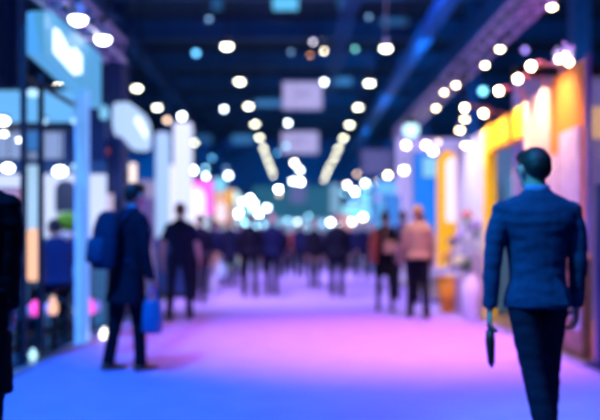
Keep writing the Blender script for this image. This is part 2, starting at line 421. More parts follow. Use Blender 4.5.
# blue lit strips up in the roof
def lit_strip(px0, px1, py, Y, h, m, label):
    a = P(px0, py, Y); b = P(px1, py, Y)
    t = thing('strip_light', label, 'strip light', (a.x, Y, a.z), 0, 'blue strips up in the roof')
    MB((a.x, Y, a.z)).box((a.x, Y, a.z-h/2), (b.x, Y+.15, a.z+h/2), 0.02).build('diffuser', m, t)
    MB((a.x, Y, a.z)).box((a.x-.03, Y+.15, a.z-h/2-.03), (b.x+.03, Y+.25, a.z+h/2+.03)).build('housing', black_metal, t)
    for x in (a.x+.1, b.x-.1): MB((a.x, Y, a.z)).tube([(x, Y+.2, a.z+h/2), (x, Y+.2, 11.99)], 0.01, 6).build('hanging_cable', black_metal, t)
sb = glow('strip_blue_glow', (0.06, 0.30, 0.75), 0.55); sc2 = glow('strip_cyan_glow', (0.12, 0.55, 0.95), 1.0); sd = glow('strip_dim_glow', (0.03, 0.16, 0.45), 0.5)
for a in ((273, 298, 3, 33, .5, sc2, 'bright cyan strip light at the very top middle'),
          (254, 282, 103, 44, .35, sb, 'blue strip light left of the upper hanging sign'),
          (333, 352, 81, 44, .4, sb, 'short blue strip light right of the upper hanging sign'),
          (380, 408, 21, 36, .3, sd, 'dim blue strip light near the top right of the middle'),
          (232, 254, 139, 60, .6, sb, 'blue strip light left of the fourth lamp of the left row'),
          (186, 212, 139, 60, .6, sd, 'dim blue strip light above the white light towers'),
          (180, 262, 60, 50, .22, sd, 'long dim blue strip behind the nearest left row lamp'),
          (212, 222, 3, 33, .5, sd, 'small dim blue strip light at the top left of the middle'),
          (338, 348, 2, 33, .5, sd, 'small dim blue strip light at the top right of the middle')):
    lit_strip(*a)

# ------------------------------------------------------------------ left front booth
XL = -2.6
t = thing('booth_fascia_sign', 'pale blue lit box sign with a white glowing emblem above the left booth', 'sign', (XL, 9.2, 2.9))
o = (XL, 9.2, 2.9)
MB(o).prism([(XL, 8.05, 3.02), (XL, 10.4, 2.86), (XL, 10.4, 3.52), (XL, 8.3, 3.50), (XL, 8.05, 3.42)], (0.17, 0, 0)).build('sign_box', glow('fascia_blue_glow', (0.10, 0.45, 0.85), 0.72), t)
MB(o).prism([(XL+.172, 8.33, 3.10), (XL+.172, 9.10, 3.02), (XL+.172, 9.42, 3.10), (XL+.172, 9.42, 3.30), (XL+.172, 9.12, 3.33), (XL+.172, 8.95, 3.24), (XL+.172, 8.50, 3.36), (XL+.172, 8.33, 3.34)], (0.012, 0, 0)).build('emblem', glow('fascia_white_glow', (0.75, 0.93, 1.0), 1.6), t)
# booth structure
t = thing('exhibition_booth', 'dark framed exhibition booth structure with pale blue corner column on the left', 'booth', (-4, 9, 0)); o = (-4, 9, 0)
MB(o).box((-2.55, 9.6, 0.022), (-2.41, 9.74, 2.95)).build('corner_column', cyan_post, t)
MB(o).box((-2.665, 8.05, 0.012), (-2.615, 8.10, 3.3)).build('post', black_metal, t)
MB(o).box((-2.64, 8.52, 0.012), (-2.59, 8.57, 2.93)).build('post', black_metal, t)
MB(o).box((-2.66, 8.12, 2.80), (-2.62, 10.5, 2.84)).build('rail', black_metal, t)
MB(o).box((-7.0, 10.5, 2.60), (-2.66, 10.6, 2.70)).build('beam', black_metal, t)
t = thing('header_panel', 'wide light blue backlit header panel across the top of the left booth', 'panel', (-4.5, 10.62, 2.7)); o = (-4.5, 10.62, 2.7)
MB(o).box((-7, 10.62, 2.72), (-2.66, 10.70, 3.12)).build('panel', glow('header_blue_glow', (0.14, 0.46, 0.85), 0.95), t)
MB(o).box((-7, 10.60, 3.12), (-2.62, 10.72, 3.17)).build('top_rail', black_metal, t)
t = thing('booth_back_wall', 'blue and white back wall of the left booth behind the seated man', 'wall panel', (-4.5, 12, 0)); o = (-4.5, 12, 0)
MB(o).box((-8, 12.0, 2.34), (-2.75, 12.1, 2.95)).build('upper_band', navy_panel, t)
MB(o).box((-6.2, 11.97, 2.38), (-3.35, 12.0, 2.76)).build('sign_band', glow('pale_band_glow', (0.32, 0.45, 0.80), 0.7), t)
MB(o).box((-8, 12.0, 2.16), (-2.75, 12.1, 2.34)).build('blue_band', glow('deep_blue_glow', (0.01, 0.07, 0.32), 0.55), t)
MB(o).box((-8, 12.0, 1.25), (-2.75, 12.1, 2.16)).build('white_field', glow('painted_wall_light', (0.58, 0.68, 0.98), 1.05), t)  # emission stands in for lamp light falling on the white wall
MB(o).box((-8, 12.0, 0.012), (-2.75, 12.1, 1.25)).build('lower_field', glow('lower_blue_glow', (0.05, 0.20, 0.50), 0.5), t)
for px, py, Y, d, lab in ((3, 121, 10.3, .12, 'white lamp under the header at the left edge of the picture'),
                          (43, 121, 10.3, .10, 'dim white lamp under the header between the dark posts and column'),
                          (78, 121, 10.2, .14, 'bright white lamp under the header beside the pale blue column'),
                          (8, 168, 11.6, .13, 'bright white lamp low on the back wall at the left edge'),
                          (60, 171, 11.6, .15, 'bright warm white lamp on the back wall above the seated man'),
                          (77, 167, 11.4, .13, 'bright white lamp beside the pale blue column, lower one'),
                          (4, 134, 11, .07, 'tiny lamp on the dark band at the left edge'),
                          (20, 140, 11, .06, 'tiny lamp just left of the dark posts'),
                          (33, 93, 10.3, .12, 'pale blue lamp between the two dark posts')):
    c = P(px, py, Y)
    t = thing('wall_lamp', lab, 'lamp', c, 0, 'lamps of the left booth'); r = d/2
    MB().ball((0, 0, 0), (r*1.2, r, r*.8), 12).build('bulb', glow('booth_lamp_glow', (0.9, 0.95, 1.0), 9) if 'dim' not in lab and 'pale' not in lab else glow('booth_lamp_dim', (0.4, 0.7, 0.95), 1.6), t, True)
    MB().box((-r*.7, -0.02, r*.6), (r*.7, 0.06, r*1.2), 0.004).build('socket', black_metal, t)
    MB().tube([(0, 0.02, r), (0, 0.02, (2.6 if c.z < 2.6 else 2.9)-c.z+.12)] if c.z < 2.5 else [(0, 0.02, r), (0, 0.3, r+.02)], 0.008, 6).build('stem', black_metal, t)

def flat_panel(name, label, cat, px0, px1, py0, py1, Y, m, frame=black_metal, stand=True, thick=0.05, round_top=False):
    a = P(px0, py1, Y); b = P(px1, py0, Y); cx = (a.x+b.x)/2
    z0 = a.z; o = (cx, Y, 0.012 if stand else z0)
    t = thing(name, label, cat, o)
    if round_top:
        pts = [(a.x, Y, z0), (b.x, Y, z0)]; rr = (b.x-a.x)/2; zc = b.z-rr
        for i in range(13):
            an = math.pi*i/12; pts.append((cx+rr*math.cos(an), Y, zc+rr*math.sin(an)))
        MB(o).prism(pts, (0, thick, 0)).build('panel', m, t)
    else:
        MB(o).box((a.x, Y, z0), (b.x, Y+thick, b.z), 0.008).build('panel', m, t)
        MB(o).box((a.x-.02, Y+thick, z0-.02), (b.x+.02, Y+thick+.03, b.z+.02)).build('frame', frame, t)
    if stand and z0 > 0.05:
        for x in (a.x+.04, b.x-.04): MB(o).tube([(x, Y+thick/2, 0.012), (x, Y+thick/2, z0+.02)], 0.015, 8).build('leg', frame, t)
        MB(o).box((a.x, Y-.15, 0.012), (b.x, Y+.2, 0.03)).build('foot', frame, t)
    return t
flat_panel('poster', 'tall pale blue lit poster seen between the two dark posts', 'poster', 27, 40, 165, 232, 11.2, glow('pale_poster_glow', (0.45, 0.72, 1.0), 0.8))
flat_panel('poster', 'blue lit poster higher up between the two dark posts', 'poster', 26, 40, 128, 150, 11.7, glow('blue_poster_glow', (0.05, 0.25, 0.7), 0.6))
flat_panel('poster', 'peach pink poster beside the dark coated person at the left edge', 'poster', -8, 19, 189, 250, 9.4, mat('peach_poster', (0.8, 0.42, 0.34), 0.6, emit=(0.7, 0.3, 0.25), strength=0.45))
flat_panel('mirror', 'grey blue arch topped panel on the white wall above the plant', 'panel', 55, 76, 180, 212, 11.88, mat('slate_blue_panel', (0.06, 0.10, 0.25), 0.4), round_top=True, thick=0.04)
# plinths, plant, orange seat and small glowing wares beside the aisle
def table(name, label, cat, x0, x1, y0, y1, h, m, top=None):
    o = ((x0+x1)/2, (y0+y1)/2, 0.012); t = thing(name, label, cat, o)
    MB(o).box((x0, y0, h-.04), (x1, y1, h), 0.006).build('tabletop', top or m, t)
    for x in (x0+.04, x1-.04):
        for y in (y0+.04, y1-.04): MB(o).box((x-.02, y-.02, 0.012), (x+.02, y+.02, h-.04)).build('leg', m, t)
    MB(o).box((x0+.04, y0+.04, h*.4), (x1-.04, y1-.04, h*.4+.02)).build('shelf', m, t)
    return t
smoked = mat('smoked_glass', (0.04, 0.09, 0.14), 0.1, spec=0.8)
table('display_table', 'low dark glass display table at the edge of the blue carpet, nearer one', 'table', -3.15, -2.68, 8.75, 9.4, 0.42, black_metal, smoked)
table('display_table', 'low dark glass display table at the edge of the blue carpet, farther one', 'table', -3.1, -2.7, 10.0, 11.2, 0.30, black_metal, smoked)
def vessel(px, py, Y, z0, r, h, m, name, label, cat, lidm=None):
    c = P(px, py, Y); o = (c.x, Y, z0); t = thing(name, label, cat, o)
    MB().tube([(0, 0, 0), (0, 0, h*.2), (0, 0, h*.55), (0, 0, h*.8), (0, 0, h)], [r*.7, r, r*.95, r*.5, r*.35], 16).build('body', m, t, True)
    MB().tube([(0, 0, h), (0, 0, h*1.15)], [r*.42, r*.38], 12).build('stopper', lidm or black_metal, t, True)
    return t
mag = glow('magenta_glow', (1.0, 0.08, 0.6), 1.3); wl = glow('white_ware_glow', (0.8, 0.92, 1.0), 2.0); pg = glow('peach_lantern_glow', (1.0, 0.55, 0.35), 1.1); bw = mat('blue_ware', (0.25, 0.5, 0.8), 0.3, emit=(0.1, 0.3, 0.7), strength=0.3)
vessel(35, 318, 9.1, 0.42, 0.07, 0.14, mag, 'bottle', 'magenta glowing bottle on the nearer low display table', 'bottle')
vessel(48, 318, 9.2, 0.42, 0.05, 0.12, bw, 'bottle', 'pale blue bottle right of the magenta one on the near table', 'bottle')
vessel(27, 318, 9.0, 0.42, 0.04, 0.10, bw, 'bottle', 'small blue bottle left of the magenta one', 'bottle')
vessel(90, 330, 10.3, 0.30, 0.06, 0.20, mag, 'bottle', 'magenta glowing bottle on the farther low table beside the aisle', 'bottle')
vessel(78, 330, 10.2, 0.30, 0.045, 0.15, wl, 'bottle', 'white glowing bottle left of the magenta bottle near the aisle', 'bottle')
vessel(66, 322, 11.0, 0.30, 0.05, 0.2, bw, 'bottle', 'pale blue bottle at the far end of the farther low table', 'bottle')
vessel(104, 335, 10.1, 0.022, 0.045, 0.13, glow('bright_ware_glow', (1, .98, .9), 4), 'floor_lantern', 'bright cream lantern on the floor at the carpet edge by the backpack man', 'lantern')
vessel(97, 312, 10.6, 0.30, 0.05, 0.16, mat('lilac_ware', (.4, .3, .6), .4, emit=(.3, .25, .6), strength=.4), 'bottle', 'lilac bottle behind the magenta one near the backpack man', 'bottle')
vessel(33, 366, 8.45, 0.012, 0.04, 0.11, glow('cyan_ware', (.45, .8, .95), 1.5), 'floor_lantern', 'pale cyan lantern on the floor between the dark posts', 'lantern')
vessel(24, 366, 8.5, 0.012, 0.035, 0.12, glow('blue_ware_glow', (.1, .35, .8), .9), 'floor_lantern', 'small blue lantern on the floor beside the dark posts', 'lantern')
t = thing('peach_lantern', 'tall peach glowing cylinder lantern on a thin dark stand by the posts', 'lantern', (P(33, 260, 9.9).x, 9.9, 0.012))
MB().tube([(0, 0, .72), (0, 0, .76), (0, 0, 1.02), (0, 0, 1.28), (0, 0, 1.34)], [.05, .085, .095, .08, .04], 16).build('shade', pg, t, True)
MB().tube([(0, 0, 0.02), (0, 0, .74)], .015, 8).build('stem', black_metal, t, True)
MB().tube([(0, 0, 0), (0, 0, .02)], .14, 20).build('base', black_metal, t)
vessel(53, 320, 8.95, 0.42, 0.055, 0.20, pg, 'table_lantern', 'small peach glowing lantern on the near display table', 'lantern')
def plant(name, label, c, r, h, leafm, potm, n=40):
    t = thing(name, label, 'plant', c)
    MB().tube([(0, 0, 0), (0, 0, .06), (0, 0, h*.35)], [r*.4, r*.45, r*.55], 16).build('pot', potm, t, True)
    m = MB()
    for i in range(n):
        a = random.uniform(0, 6.28); el = random.uniform(.2, 1.4); L = r*random.uniform(.8, 1.2)
        b = Vector((0, 0, h*.35)); d = Vector((math.cos(a)*math.cos(el), math.sin(a)*math.cos(el), math.sin(el)))
        e = b+d*L*.6; f = b+d*L+Vector((0, 0, -L*.15*math.cos(el)))
        m.tube([b, e, f], [.012, .04*(r/.2), .004], 6, flat=.2)
    m.build('foliage', leafm, t, True)
    return t
leaf = mat('leaf_green', (0.18, 0.45, 0.04), 0.5, emit=(0.1, 0.25, 0.0), strength=0.0); dleaf = mat('leaf_dark', (0.06, 0.16, 0.04), 0.5)
table('plant_table', 'tall dark side table under the lime green plant', 'table', -3.25, -2.8, 11.1, 11.5, 1.2, black_metal)
plant('potted_plant', 'bright lime green plant on a tall table behind the seated man', (-3.1, 11.3, 1.2), .26, .36, leaf, white_panel, 70)
spot('booth_spot', (-3.0, 9.9, 2.6), (-3.1, 11.3, 1.4), (1.0, 1.0, 0.7), 60, 60)
flat_panel('poster', 'orange lit poster beside the pale blue column', 'poster', 65, 77, 214, 231, 11.6, mat('orange_poster', (0.9, 0.35, 0.02), 0.5, emit=(1, .35, .02), strength=.6))
flat_panel('poster', 'cyan lit poster low behind the seated man', 'poster', 62, 76, 250, 292, 11.6, mat('cyan_poster', (0.1, 0.3, 0.6), 0.5, emit=(.05, .3, .7), strength=.5))
flat_panel('poster', 'dim orange strip poster at the shoulder of the left edge person', 'poster', 14, 20, 226, 262, 9.2, mat('amber_poster', (0.8, 0.4, 0.05), 0.5, emit=(1, .45, .05), strength=.6))

# ------------------------------------------------------------------ left middle booths
t = thing('booth_tower', 'tall dark navy booth tower behind the backpack man', 'booth', (-2.9, 12.8, 0)); o = (-2.9, 12.8, 0)
MB(o).box((-3.15, 12.5, 0.012), (-2.62, 13.1, 4.0), .01).build('tower_body', navy_panel, t)
MB(o).box((-3.15, 12.47, 2.5), (-2.8, 12.5, 2.58)).build('red_strip', glow('red_strip_glow', (0.5, 0.1, 0.08), 0.5), t)
c = P(104, 113, 12.4)
MB(o).ball(c, (.07, .03, .12), 12).build('side_lamp', glow('tower_lamp_glow', (0.2, 0.55, 0.85), 1.0), t, True)
flat_panel('light_box', 'square warm white light box above the backpack man', 'light box', 117, 136, 163, 188, 13.6, glow('warm_box_glow', (1.0, 0.82, 0.76), 1.3))
flat_panel('light_box', 'pale lilac light box at the shoulder of the backpack man', 'light box', 96, 113, 194, 214, 12.3, glow('lilac_box_glow', (0.62, 0.5, 0.72), 0.8))
t = thing('blade_sign', 'rounded white glowing blade sign left of the white light towers', 'sign', (-2.7, 13.5, 2.8)); o = (-2.7, 13.5, 2.8)
pts = []
for i in range(28):
    a = 2*math.pi*i/28; ca, sa = math.cos(a), math.sin(a)
    yy = 13.5+1.25*math.copysign(abs(ca)**.6, ca); zz = 3.02+.31*math.copysign(abs(sa)**.6, sa)
    pts.append((-2.7, yy, zz))
MB(o).prism(pts, (.14, 0, 0)).build('sign_box', glow('blade_glow', (0.45, 0.65, 0.98), 1.0), t)
MB(o).prism([(-2.558, 13.2, 3.1), (-2.558, 14.2, 2.92), (-2.558, 14.3, 3.06), (-2.558, 13.5, 3.22)], (.01, 0, 0)).build('emblem', glow('blade_white', (0.8, 0.95, 1), 1.5), t)
MB(o).tube([(-2.63, 13.0, 3.3), (-2.63, 13.0, 11.9)], .012, 6).build('hanging_cable', black_metal, t)
MB(o).tube([(-2.63, 14.2, 3.3), (-2.63, 14.2, 11.9)], .012, 6).build('hanging_cable', black_metal, t)
wt = glow('white_tower_glow', (0.70, 0.80, 1.0), 0.95)
def light_tower(px0, px1, py0, Y, label, m=wt, d=.35):
    a = P(px0, 300, Y); b = P(px1, py0, Y); o = ((a.x+b.x)/2, Y, 0.012); t = thing('light_tower', label, 'light tower', o)
    MB(o).box((a.x, Y, 1.25), (b.x, Y+d, b.z), .05).build('fabric_column', m, t)
    MB(o).box((a.x, Y, .1), (b.x, Y+d, 1.25), .02).build('plinth', navy_panel, t)
    MB(o).box((a.x-.03, Y-.03, .012), (b.x+.03, Y+d+.03, .1)).build('base', black_metal, t)
light_tower(155, 168, 132, 17.5, 'slim white glowing light tower, left of the pair behind the dark shirted man', glow('cool_tower_glow', (0.42, 0.68, 1.0), .75))
light_tower(173, 191, 122, 17.0, 'wide white glowing light tower, right of the pair behind the dark shirted man')
light_tower(167, 188, 165, 19.5, 'shorter broad white light tower glowing behind the other two', glow('soft_tower_glow', (0.85, 0.82, 1.0), 1.0))
flat_panel('light_box', 'magenta glowing panel right of the white light towers', 'light box', 191, 213, 180, 215, 21, glow('magenta_box', (0.9, 0.12, 0.75), 1.1))
flat_panel('light_box', 'round topped white glowing panel in front of the magenta one', 'light box', 184, 205, 187, 235, 19.8, glow('white_box', (0.95, 0.85, 1.0), 1.15), round_top=True)
flat_panel('light_box', 'small cyan glowing panel above the orange far booth', 'light box', 212, 226, 178, 192, 28, glow('cyan_box', (0.2, 0.7, 0.95), 0.9))
flat_panel('light_box', 'small orange glowing panel on the left of the far booths', 'light box', 214, 233, 192, 226, 27, glow('orange_box', (0.95, 0.5, 0.3), 0.8))
flat_panel('light_box', 'amber glowing strip on the left of the far booths', 'light box', 226, 232, 189, 206, 26.5, glow('amber_box', (0.95, 0.45, 0.02), 0.9))
flat_panel('light_box', 'pale pink glowing panel beside the amber strip', 'light box', 216, 226, 203, 222, 26, glow('pink_box', (1, 0.8, 0.85), 1.0))

# ------------------------------------------------------------------ far end booths
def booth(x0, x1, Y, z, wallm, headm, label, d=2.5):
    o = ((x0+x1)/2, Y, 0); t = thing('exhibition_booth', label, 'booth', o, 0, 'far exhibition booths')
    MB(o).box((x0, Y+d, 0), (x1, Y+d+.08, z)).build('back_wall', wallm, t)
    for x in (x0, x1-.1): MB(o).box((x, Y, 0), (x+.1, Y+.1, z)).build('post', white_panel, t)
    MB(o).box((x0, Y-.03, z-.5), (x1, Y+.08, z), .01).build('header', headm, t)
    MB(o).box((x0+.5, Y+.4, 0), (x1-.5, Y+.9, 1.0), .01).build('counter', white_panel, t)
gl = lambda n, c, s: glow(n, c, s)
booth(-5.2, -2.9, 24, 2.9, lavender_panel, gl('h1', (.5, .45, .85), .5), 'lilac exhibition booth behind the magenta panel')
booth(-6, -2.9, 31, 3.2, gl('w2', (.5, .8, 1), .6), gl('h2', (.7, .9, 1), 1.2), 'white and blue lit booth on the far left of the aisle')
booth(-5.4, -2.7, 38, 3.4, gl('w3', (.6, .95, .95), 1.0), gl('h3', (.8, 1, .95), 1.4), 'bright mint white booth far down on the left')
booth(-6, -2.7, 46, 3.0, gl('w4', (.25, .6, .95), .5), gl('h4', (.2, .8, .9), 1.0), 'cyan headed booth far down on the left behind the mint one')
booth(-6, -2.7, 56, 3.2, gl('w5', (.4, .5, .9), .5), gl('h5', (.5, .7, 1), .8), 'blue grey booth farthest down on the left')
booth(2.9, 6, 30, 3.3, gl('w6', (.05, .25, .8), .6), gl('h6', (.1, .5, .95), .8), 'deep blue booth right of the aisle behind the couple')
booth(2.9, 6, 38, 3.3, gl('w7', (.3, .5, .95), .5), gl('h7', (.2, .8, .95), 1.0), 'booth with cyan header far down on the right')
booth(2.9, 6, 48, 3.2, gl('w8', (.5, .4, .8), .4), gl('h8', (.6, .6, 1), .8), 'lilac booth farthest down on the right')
# cyan canopy and centre stage wall
t = thing('lit_canopy', 'bright cyan lit canopy over the far right of the crowd', 'canopy', (3, 36, 0)); o = (3, 36, 0)
a = P(343, 219, 36); b = P(378, 206, 36)
MB(o).box((a.x, 36, a.z), (b.x, 36.6, b.z), .05).build('canopy_box', gl('canopy_glow', (.2, .8, .95), 1.1), t)
for x in (a.x+.1, b.x-.1): MB(o).tube([(x, 36.3, 0), (x, 36.3, a.z)], .05, 10).build('post', white_panel, t)
flat_panel('stage_screen', 'wide dim teal screen at the far end of the hall', 'screen', 252, 330, 186, 219, 78, gl('stage_teal', (0.03, 0.20, 0.38), .55))
flat_panel('light_wall', 'long pale blue lit wall under the teal screen at the far end', 'light box', 262, 345, 219, 238, 74, gl('far_white', (.3, .6, .95), .85))
flat_panel('banner', 'dim lilac banner hanging beneath the lower hanging sign', 'banner', 290, 306, 180, 203, 70, gl('dim_lilac', (.16, .2, .55), .6))
flat_panel('banner', 'pale blue upright banner left of the bright lamp cluster', 'banner', 330, 340, 184, 214, 62, gl('pale_up', (.25, .5, .75), .75))
flat_panel('light_box', 'lilac grey panel above the bright lamp cluster', 'light box', 361, 393, 150, 174, 40, gl('lilac_dim', (.10, .10, .34), .6))
flat_panel('light_box', 'orange pink panel low under the cyan canopy', 'light box', 341, 350, 214, 232, 34, gl('orange_pink', (.8, .4, .4), .7))
flat_panel('banner', 'bright blue upright banner left of the orange haired man', 'banner', 386, 400, 196, 262, 22, gl('blue_up', (.03, .28, .9), .7))
flat_panel('banner', 'cyan blue upright banner behind the woman with the bun', 'banner', 376, 387, 200, 240, 30, gl('blue_up2', (.1, .5, .95), .7))

# ------------------------------------------------------------------ right middle: white portal with the blue poster
t = thing('white_portal', 'lilac white booth portal framing the blue poster on the right', 'booth', (3.5, 23.6, 0)); o = (3.5, 23.6, 0)
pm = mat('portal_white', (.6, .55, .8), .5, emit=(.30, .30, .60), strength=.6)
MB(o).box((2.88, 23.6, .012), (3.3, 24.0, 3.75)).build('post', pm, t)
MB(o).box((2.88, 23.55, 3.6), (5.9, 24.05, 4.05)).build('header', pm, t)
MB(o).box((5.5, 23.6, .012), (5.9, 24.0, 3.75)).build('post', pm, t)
flat_panel('poster', 'deep blue backlit poster inside the white portal', 'poster', 414, 441, 152, 248, 22.8, gl('poster_blue', (.0, .20, .90), .95))
flat_panel('poster', 'light cyan square standing for the glow at the top of the blue poster', 'poster', 423, 437, 157, 177, 22.6, gl('poster_glow_cyan', (.25, .65, .98), .9), stand=False)  # extra panel painted as the lighter glow on the poster
# yellow banner stand
t = thing('banner_stand', 'curved yellow banner stand with a pale pink middle', 'banner', (2.95, 16, 0.012)); o = (2.95, 16, 0.012)
def arch(px0, px1, py0, py1, Y):
    a = P(px0, py1, Y); b = P(px1, py0, Y); pts = [(a.x, Y, a.z), (b.x, Y, a.z)]; cx = (a.x+b.x)/2; rr = (b.x-a.x)/2
    for i in range(13):
        an = math.pi*i/12; pts.append((cx+rr*math.cos(an), Y, b.z-rr*1.4+rr*1.4*math.sin(an)))
    return pts
MB(o).prism(arch(437, 458, 150, 268, 16), (0, .06, 0)).build('banner_face', mat('banner_yellow', (.95, .5, .01), .5, emit=(.95, .45, .0), strength=.55), t)
MB(o).prism(arch(446, 459, 157, 222, 15.98), (0, .02, 0)).build('banner_middle', mat('banner_pink', (.95, .75, .72), .5, emit=(1.0, .78, .72), strength=.85), t)
MB(o).box((2.65, 15.8, .012), (3.2, 16.3, .05), .01).build('foot', black_metal, t)
MB(o).tube([(2.93, 16.1, .04), (2.93, 16.1, 1.2)], .02, 8).build('pole', black_metal, t)

# ------------------------------------------------------------------ right facade: white wall, yellow portal, pink and orange walls
XR = 3.0
def wall_panel(name, label, y0, y1, z0, z1, m, d=.12, x=XR):
    o = (x+d/2, (y0+y1)/2, z0)
    ob = MB(o).box((x, y0, z0), (x+d, y1, z1), .006).build(name, m); tagit(ob, label, 'wall panel'); return ob
wall_panel('wall_panel', 'white lit wall panel left of the yellow portal', 13.25, 15.6, .012, 2.97, white_panel)
t = thing('yellow_portal', 'bright yellow booth portal left of the suited man', 'booth', (XR, 12, 0.012)); o = (XR, 12, 0.012)
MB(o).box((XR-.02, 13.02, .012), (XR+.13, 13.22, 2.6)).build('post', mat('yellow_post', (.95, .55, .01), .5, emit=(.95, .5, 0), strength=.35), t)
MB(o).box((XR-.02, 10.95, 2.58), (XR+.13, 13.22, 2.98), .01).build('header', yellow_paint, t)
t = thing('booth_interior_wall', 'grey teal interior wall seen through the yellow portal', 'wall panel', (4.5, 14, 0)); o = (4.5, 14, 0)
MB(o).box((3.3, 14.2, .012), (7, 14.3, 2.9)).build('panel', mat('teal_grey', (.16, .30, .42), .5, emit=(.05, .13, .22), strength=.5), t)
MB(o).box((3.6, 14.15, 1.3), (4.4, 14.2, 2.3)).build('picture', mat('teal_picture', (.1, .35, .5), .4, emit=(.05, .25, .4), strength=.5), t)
wall_panel('wall_panel', 'pink washed wall panel behind the head of the suited man', 9.85, 10.95, .012, 3.05, pink_panel)
t = thing('orange_wall', 'tall orange wall with pinkish white lower panels right of the suited man', 'wall panel', (XR, 9.2, .012)); o = (XR, 9.2, .012)
MB(o).box((XR, 8.62, .012), (XR+.045, 9.83, 3.1), .004).build('wall', orange_panel, t)
MB(o).box((XR-.03, 8.74, 1.15), (XR, 9.42, 2.42)).build('white_poster', mat('pinkish_poster', (.9, .66, .72), .5), t)
MB(o).box((XR-.03, 9.50, .5), (XR, 9.80, 2.2)).build('white_poster', mat('pinkish_poster', (.9, .66, .72), .5), t)
MB(o).box((XR-.005, 8.59, .012), (XR+.05, 8.63, 3.14)).build('end_post', mat('lilac_post', (.4, .35, .6), .5), t)
# return wall beyond the orange wall, at the right edge
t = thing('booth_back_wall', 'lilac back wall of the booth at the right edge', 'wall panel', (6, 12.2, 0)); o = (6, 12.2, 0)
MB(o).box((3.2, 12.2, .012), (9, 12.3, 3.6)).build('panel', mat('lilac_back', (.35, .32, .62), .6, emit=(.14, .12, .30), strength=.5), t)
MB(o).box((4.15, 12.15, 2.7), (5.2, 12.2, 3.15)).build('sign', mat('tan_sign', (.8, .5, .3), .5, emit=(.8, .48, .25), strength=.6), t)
MB(o).box((3.2, 12.12, 3.6), (9, 12.35, 3.75)).build('cornice', black_metal, t)
# arm lamps with their own light
def arm_light(y, z, reach, label, power, col=(1.0, .72, .38), tgt=2.35, x=XR):
    t = thing('arm_light', label, 'arm light', (x, y, z), 0, 'arm lamps over the orange facade')
    MB().tube([(0.04, 0, min(-.10, 2.96-z)), (0.02, 0, 0), (-reach, 0, .02)], .02, 8).build('arm', mat('copper_arm', (.5, .2, .12), .4), t, True)
    hd_ = MB().tube([(-reach+.05, 0, .03), (-reach-.06, 0, .0)], [.035, .05], 12).build('lamp_head', mat('copper_arm', (.5, .2, .12), .4), t, True)
    MB().ball((-reach-.07, 0, 0), (.05, .055, .045), 12).build('bulb', warm_emit, hd_, True)
    l = bpy.data.lights.new('arm_lamp_light', 'SPOT'); l.color = col; l.energy = power; l.spot_size = R(96); l.spot_blend = 1.0; l.shadow_soft_size = .06
    s = bpy.data.objects.new('arm_lamp_light', l); COL.objects.link(s); s.parent = t; s.location = (-reach-.13, 0, .0)
    s.rotation_euler = (Vector((0, 0, tgt)) - Vector((-reach-.13, 0, z))).to_track_quat('-Z', 'Y').to_euler()
arm_light(10.15, 3.18, .22, 'copper arm lamp reaching out from the pink wall top', 120, tgt=2.75)
arm_light(11.1, 3.2, .22, 'copper arm lamp over the right end of the yellow header', 260, tgt=2.8)
arm_light(13.05, 3.28, .28, 'copper arm lamp over the left end of the yellow header', 280, tgt=2.8)
arm_light(12.1, 3.05, .2, 'arm lamp over the middle of the yellow header', 170, tgt=2.8)
# crystal cluster lamp on top of the orange wall
t = thing('crystal_lamp', 'sparkling crystal cluster lamp on top of the orange wall', 'lamp', (XR, 9.35, 3.1))
MB().tube([(0, 0, 0), (0, 0, .08)], .05, 12).build('base', truss_alu, t)
m = MB()
for i in range(16):
    a = i*2.4; m.ball((math.cos(a)*.09, math.sin(a)*.09, .12+.16*(i/16)), (.028, .028, .04), 8)
m.build('crystals', mat('crystal', (.5, .5, .8), .15, emit=(.35, .35, .8), strength=.5), t, True)
for dx, dz in ((-.06, .14), (.05, .10), (.0, .17)): MB().ball((dx, -.04, dz), .035, 10).build('bulb', warm_emit, t, True)
arm_light(9.3, 3.16, .3, 'arm lamp over the tall orange wall', 120, tgt=2.7)
spot('booth_spot', (1.9, 9.0, 4.1), (3.0, 9.2, 1.7), (1.0, .66, .62), 170, 45)
spot('booth_spot', (1.9, 10.4, 4.1), (3.0, 10.4, 1.9), (1.0, .6, .5), 150, 40)
spot('booth_spot', (1.9, 14.0, 4.1), (3.0, 14.4, 1.6), (.85, .8, 1.0), 500, 55)
spot('booth_spot', (3.8, 7.0, 3.9), (3.3, 9.0, .3), (1.0, .7, .4), 60, 60)

# counter, kiosk, wares
t = thing('wooden_counter', 'brown wooden counter beside the suited man', 'counter', (3.25, 9.2, .012)); o = (3.25, 9.2, .012)
fp_ = MB(o).box((2.90, 8.45, .012), (2.985, 9.9, 1.02), .01).build('front_panel', wood, t)
MB(o).box((2.87, 8.4, 1.02), (2.995, 9.95, 1.07), .008).build('worktop', mat('pale_wood', (.75, .42, .2), .4), t)
MB(o).box((2.885, 8.5, .3), (2.90, 8.72, .62)).build('leaflet', mat('leaflet_white', (.8, .72, .8), .5), fp_)
MB(o).tube([(2.88, 9.8, .1), (2.88, 9.4, .5), (2.88, 8.9, .95)], .025, 8).build('curved_rail', mat('dark_wood', (.12, .05, .02), .4), t, True)
t = thing('kiosk', 'dark blue standing kiosk with light blue screen at the right edge', 'kiosk', (3.08, 7.8, 0.012)); o = (3.08, 7.8, 0.012)
nk = mat('kiosk_navy', (.01, .035, .12), .35)
kb_ = MB(o).box((2.82, 7.75, .05), (3.35, 7.9, 1.75), .02).build('body', nk, t)
MB(o).box((2.86, 7.72, 1.38), (3.31, 7.75, 1.66), .004).build('screen', gl('screen_glow', (.16, .34, .8), .75), kb_)
MB(o).box((2.78, 7.6, .012), (3.4, 8.05, .05), .01).build('base', nk, t)
t = table('flower_table', 'white display table with flowers beside the yellow portal', 'table', 2.87, 2.99, 13.4, 15.4, .9, white_panel) if False else None
